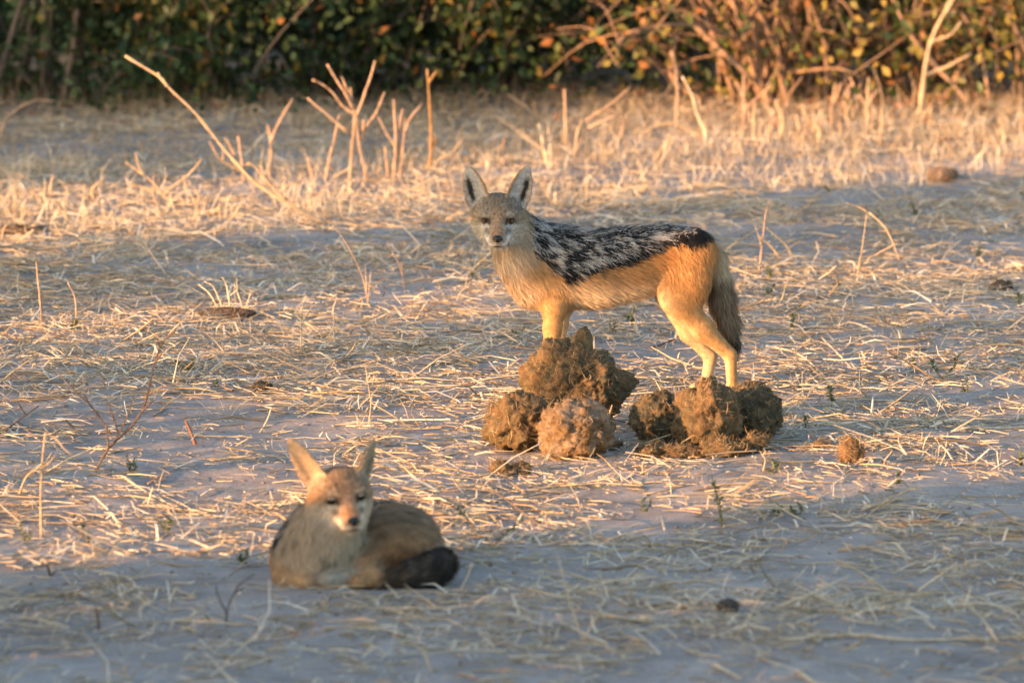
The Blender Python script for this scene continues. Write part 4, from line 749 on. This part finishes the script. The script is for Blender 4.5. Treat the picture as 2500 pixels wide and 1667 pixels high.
for k, (ln, w_, c, lab) in enumerate([([(1830, 632), (1868, 620), (1890, 604)], 6, SC2, 'short orange stick lying past the tail'), ([(2020, 612), (2090, 622), (2200, 590)], 6, SC2, 'thin orange stick in the lit straw under the right bush'), ([(1760, 792), (1830, 815), (1880, 850), (1905, 880)], 5, SC3, 'long bowed straw beyond the hind feet'), ([(1770, 880), (1900, 905), (2040, 900)], 6, SC2, 'flat orange stem behind the split dung ball'), ([(2040, 860), (2120, 835), (2160, 810)], 5, SC3, 'straight straw lying out over bare soil'), ([(1885, 775), (1930, 820), (1955, 840)], 4.5, SC3, 'slanted straw spear in the shaded litter'), ([(2210, 995), (2280, 985), (2370, 980)], 9, SC3, 'thick pale stem bundle at the bare soil edge'), ([(620, 1160), (700, 1148), (742, 1158)], 8, SC2, 'golden bent stem behind the lying jackal neck'), ([(925, 1120), (990, 1135), (1050, 1160)], 7, SC2, 'golden bowed stem above the curled back'), ([(340, 1105), (400, 1075), (440, 1050)], 5, SC1, 'wavy reddish stem on the shaded soil patch'), ([(280, 1095), (345, 1125), (430, 1165)], 6, SC3, 'straight golden straw crossing the lit litter'), ([(1050, 1545), (1120, 1560), (1190, 1568)], 8, SC1, 'reddish blurred stick on the foreground soil'), ([(1800, 1490), (1960, 1478), (2100, 1480), (2370, 1462)], 10, SC3, 'long pale flattened stem on the foreground soil'), ([(1480, 1412), (1560, 1402), (1620, 1388)], 8, SC1, 'dull red stem by the round foreground dropping'), ([(1640, 1538), (1700, 1570)], 11, SC3, 'broad pale straw on the foreground soil'), ([(1830, 1560), (1880, 1588), (1930, 1590)], 12, SC3, 'curved pale husk on the foreground soil'), ([(820, 1090), (930, 1070), (1060, 1095)], 5, SC2, 'thin arched straw over the lit litter'), ([(1360, 1270), (1450, 1258), (1560, 1250)], 7, SC2, 'orange stem along the shade line'), ([(2050, 1180), (2120, 1200), (2190, 1175)], 5, SC4, 'dark thin stick along the shaded bank')]):
    lying_stick('stick', lab, 'stick', ln, w_, c, G2)
stalk('dry_stalk', 'tall blurred pale straw leaning on the foreground soil', 'straw', [[(1345, 1480), (1310, 1390), (1280, 1280)], [(1340, 1470), (1380, 1400)]], 5, SC3)
stalk('twig', 'dark blurred dead weed on the foreground soil before the lying jackal', 'twig', [[(520, 1440), (522, 1400), (548, 1345), (585, 1320)], [(522, 1410), (500, 1370), (495, 1345)], [(540, 1362), (560, 1350)]], 5, SC4)
stalk('twig', 'small dark dead stem standing alone in the shaded foreground', 'twig', [[(228, 1452), (225, 1420), (218, 1392)]], 7, (.16, .10, .08))
stalk('stub', 'small brown twig end in the lit straw edge', 'stub', [[(118, 1330), (112, 1310), (110, 1295)], [(118, 1325), (130, 1308)]], 7, SC4)

# ------------------------------------------------------------------ green weeds
def weed(px, py, h, label, seed, n=14, col=(.10, .135, .06), spread=.35):
    rng = np.random.default_rng(seed); g = g2(px, py); g[2] = float(gz(g[0], g[1])[0]); root = empty('weed', g); tag(root, label, 'weed', 'green weeds in the litter'); H_ = h * g[1] / (FPX * .9408)
    for k in range(2 if n > 10 else 1):
        tip = np.array([rng.normal(0, spread * H_), rng.normal(0, spread * H_), H_ * (1 - .3 * k)]); P = smooth_line([[0, 0, -.006], tip * .5 + [rng.normal(0, .004), 0, 0], tip], 4); V, T, C = tube(P, np.linspace(.0016, .0008, len(P)), [.13, .12, .05], 5); mesh_obj('stem', V, T, C, M_STALK, root)
        t = rng.uniform(.1, 1, n); i = (t * (len(P) - 1)).astype(int); D = unit(rng.normal(size=(n, 3)) + [0, 0, .5]); N = unit(rng.normal(size=(n, 3)) + [0, 0, 1]); c = np.array(col) * rng.uniform(.6, 1.4, (n, 1)); V, T, C = leaves(P[i], D, N, rng.uniform(.008, .017, n), rng.uniform(.002, .0042, n), c); tag(mesh_obj('leaves', V, T, C, M_LEAF, root), kind='stuff')
for k, (px, py, h, n, lab) in enumerate([(1768, 648, 40, 22, 'dark green broad weed directly behind the tail'), (1775, 690, 30, 18, 'low green weed under the broad one behind the tail'), (1460, 742, 50, 26, 'green weed seen between the legs of the standing jackal'), (1410, 765, 35, 18, 'small green weed behind the forelegs'), (2108, 500, 52, 18, 'upright green sprig in the shaded soil under the right bush'), (2168, 862, 60, 26, 'bushy green weed beside the straight straw'), (1915, 925, 45, 22, 'yellow green weed beyond the split dung ball'), (2250, 590, 34, 18, 'small dark weed in the lit straw under the right bush'), (1815, 760, 60, 20, 'slanting green sprig beside the tail tip'), (2105, 830, 22, 16, 'flat green rosette on bare soil'), (2215, 895, 26, 14, 'tiny weed on the bare soil strip'), (2060, 1112, 26, 20, 'dark green rosette in the lit foreground straw'), (1830, 1185, 36, 20, 'green weed on the shade line'), (1790, 1180, 26, 14, 'small green weed beside the shade line weed'), (1660, 1200, 130, 24, 'tall soft blurred weed stem on the shade line'), (1775, 1090, 30, 16, 'green sprout in front of the grey green half ball'), (1130, 1250, 90, 22, 'thin grey green weed right of the curled jackal'), (300, 1085, 44, 22, 'dark green weed in the straw by the branching sapling'), (175, 762, 34, 20, 'yellow green sprout in the pale tufts'), (430, 855, 36, 22, 'pale yellow green sprout on the shaded soil'), (490, 895, 16, 12, 'tiny dark rosette behind the small dark clod'), (200, 1240, 40, 16, 'green sprout in the lit straw'), (385, 1218, 36, 16, 'upright little weed on pink lit soil'), (1480, 1160, 40, 16, 'small weed in the lit straw below the dung'), (60, 1240, 40, 14, 'thin weed at the lit straw edge'), (1900, 450, 20, 12, 'small blurred sprout by the sunlit stubble'), (1085, 640, 26, 12, 'grey green sprout under the jackal neck'), (2340, 720, 34, 16, 'dark weed below the pointed clod'), (1850, 985, 30, 20, 'flat green weed beside the grey green half ball'), (560, 1300, 26, 14, 'small weed left of the lying jackal elbow'), (1190, 780, 20, 12, 'tiny sprout left of the forelegs'), (2340, 1060, 30, 14, 'small weed on the lit right hand soil')]):
    weed(px, py, h, lab, 300 + k, n)

# ------------------------------------------------------------------ bushes behind
ALLLEAF = {}
def leaf_mesh(ci, col):
    if ci not in ALLLEAF:
        V, T, C = leaves(np.zeros((1, 3)), np.array([[1., 0, 0]]), np.array([[0, 0, 1.]]), np.array([1.]), np.array([.30]), np.array([col])); ALLLEAF[ci] = mesh_data('leaf', V, T, C); ALLLEAF[ci].materials.append(M_LEAF)
    return ALLLEAF[ci]
def bush(px, Y, label, seed, rx, ry, h, nleaf, nbr, pal, prob, leafsize=(.03, .055), twigc=(.15, .12, .10), nind=60, zmin=.03, skirt=0):
    rng = np.random.default_rng(seed); x0 = (px / .9408 - 1250) / FPX * Y; base = np.array([x0, Y, float(gz(x0, Y)[0])]); root = empty('bush', base); tag(root, label, 'bush', 'bushes at the back of the clearing'); pal = np.array(pal); tw = Bag(); ends = []
    for k in range(nbr):
        a = rng.uniform(0, 6.283); rad = rng.uniform(.5, 1.0); e = np.array([math.cos(a) * rx * rad, math.sin(a) * ry * rad, h * rng.uniform(.15, .95)]); s0 = np.array([rng.normal(0, .12 * rx), rng.normal(0, .12 * ry), -.02])
        P = smooth_line([s0, s0 + e * [.2, .2, .5] + rng.normal(0, .05, 3), e * [.65, .65, .95] + rng.normal(0, .08, 3), e * [1, 1, .9] + rng.normal(0, .05, 3), e * [1.15, 1.15, .62]], 4); r = rng.uniform(.006, .014); V, T, C = tube(P, np.linspace(r, .0022, len(P)), np.array(twigc) * rng.uniform(.8, 1.25), 5, .08); mesh_obj('stem', V, T, C, M_BARK, root); ends.append(P)
        for j in range(7):
            q_ = P[rng.integers(4, len(P))]; d = unit(rng.normal(size=3) * [1, 1, .7]); l_ = rng.uniform(.15, .45); p2 = q_ + d * l_ * .5 + rng.normal(0, .03, 3); p3 = p2 + unit(d + [0, 0, -.5]) * l_ * .5
            if p3[2] < .01: continue
            Q = smooth_line([q_, p2, p3], 3); tw.add(*tube(Q, np.linspace(.0035, .0014, len(Q)), np.array(twigc) * rng.uniform(.8, 1.3), 4)); ends.append(Q)
    tag(tw.obj('twigs', M_BARK, root), kind='stuff'); Pc = np.concatenate(ends); i = rng.integers(0, len(Pc), nleaf); P = Pc[i] + rng.normal(0, .05, (nleaf, 3)); P = P[P[:, 2] > zmin]
    if skirt: q_ = rng.uniform(-1, 1, (skirt, 2)); P = np.concatenate([P, np.stack([q_[:, 0] * rx * 1.1, q_[:, 1] * ry * .8, .02 + .42 * rng.random(skirt) ** 1.2], 1)])
    n = len(P)
    clump = fbm(P * 3.5 + seed, 2); P = P[clump > -.55]; n = len(P)
    D = unit(rng.normal(size=(n, 3)) + [0, -.1, -.7]); N = unit(rng.normal(size=(n, 3)) + [0, -.5, .5]); ci = rng.choice(len(pal), n, p=prob); C = pal[ci] * rng.uniform(.7, 1.3, (n, 1)); L = rng.uniform(*leafsize, n); Wd = L * rng.uniform(.22, .36, n)
    ppx, ppy = to_px(P + base); vis = np.where((ppx > -20) & (ppx < 2372) & (ppy > -10))[0]; vis = vis[np.argsort(P[vis, 1])][:nind]; rest = np.ones(n, bool); rest[vis] = False
    for v in vis:
        o = link('leaf', leaf_mesh((seed, int(ci[v])), pal[ci[v]]), None, root); S = np.cross(D[v], N[v]); S = S / np.linalg.norm(S); N2 = np.cross(S, D[v]); M = Matrix(((D[v][0], -S[0], N2[0], P[v][0]), (D[v][1], -S[1], N2[1], P[v][1]), (D[v][2], -S[2], N2[2], P[v][2]), (0, 0, 0, 1))); o.matrix_local = M @ Matrix.Scale(float(L[v]), 4)
    V, T, C = leaves(P[rest], D[rest], N[rest], L[rest], Wd[rest], C[rest]); tag(mesh_obj('foliage', V, T, C, M_LEAF, root), kind='stuff'); return root
GR = [(.030, .058, .018), (.048, .078, .022), (.02, .04, .015), (.15, .12, .025), (.20, .09, .03)]; PG = [.38, .28, .27, .05, .02]
AU = [(.10, .12, .03), (.20, .17, .04), (.30, .22, .05), (.30, .13, .04), (.05, .08, .025)]; PA = [.26, .24, .2, .12, .18]
bush(60, 28.3, 'dark green bush with a few orange leaves at the far left edge', 501, 1.0, .9, 1.6, 7000, 26, GR, PG, skirt=900)
bush(420, 28.4, 'dark green bush with drooping yellow green leaves behind the long leaning stalk', 502, .95, .9, 1.6, 7500, 26, GR, [.40, .33, .15, .09, .03], skirt=900)
bush(800, 28.5, 'dense dark bush behind the tallest fan of stems', 503, .95, .9, 1.6, 7500, 26, GR, PG, skirt=900)
bush(1130, 28.8, 'dark green bush behind the standing jackal ears', 504, .85, .8, 1.5, 6500, 24, GR, [.34, .26, .32, .05, .03], skirt=900)
bush(1430, 30.0, 'sparse grey twiggy bush in the gap above the saddle', 505, .7, .6, 1.2, 1500, 34, GR, PG, twigc=(.24, .21, .18))
bush(1800, 28.2, 'tangled sunlit bush with yellowing leaves above the stubble', 506, .85, .7, 1.4, 3000, 46, AU, PA, twigc=(.26, .17, .115), nind=130)
bush(2130, 28.4, 'leafy orange tinged bush behind the pale sapling', 507, .8, .7, 1.5, 4200, 34, AU, PA, twigc=(.24, .16, .11), nind=100)
bush(2390, 28.2, 'dark bush with hanging green gold leaves at the far right edge', 508, .75, .8, 1.5, 5200, 24, AU, [.30, .16, .12, .08, .34], twigc=(.2, .14, .1), nind=80)
for k, (px, Y, lab) in enumerate([(-150, 30.6, 'deep shaded bush closing the back row at the far left'), (350, 30.9, 'deep shaded bush behind the leaning stalk bushes'), (900, 31.0, 'deep shaded bush in the middle of the back row'), (1400, 32.6, 'deep shaded bush behind the sparse grey one'), (1900, 30.6, 'deep shaded bush behind the tangled sunlit one'), (2400, 30.6, 'deep shaded bush closing the back row at the far right')]):
    bush(px, Y, lab, 520 + k, 1.2, .8, 1.8, 12000, 22, [(.03, .055, .02), (.022, .042, .016), (.05, .07, .025)], [.4, .4, .2], leafsize=(.05, .08), nind=0, skirt=2600)
# fallen leaves under the right bush
rng = np.random.default_rng(88); k = 2600; x = rng.uniform(.6, 2.3, k); y = rng.normal(28.6, .8, k); P = np.stack([x, y, gz(x, y) + .006 + rng.exponential(.006, k)], 1); D = unit(rng.normal(size=(k, 3)) * [1, 1, .25]); N = unit(rng.normal(size=(k, 3)) * .5 + [0, 0, 1]); C = np.array([[.22, .09, .05], [.28, .13, .07], [.16, .08, .05], [.30, .20, .10]])[rng.integers(0, 4, k)]
tag(mesh_obj('leaf_litter', *leaves(P, D, N, rng.uniform(.025, .05, k), rng.uniform(.008, .014, k), C), M_LEAF), 'rusty fallen leaves under the right hand bushes', 'leaf litter', kind='stuff')
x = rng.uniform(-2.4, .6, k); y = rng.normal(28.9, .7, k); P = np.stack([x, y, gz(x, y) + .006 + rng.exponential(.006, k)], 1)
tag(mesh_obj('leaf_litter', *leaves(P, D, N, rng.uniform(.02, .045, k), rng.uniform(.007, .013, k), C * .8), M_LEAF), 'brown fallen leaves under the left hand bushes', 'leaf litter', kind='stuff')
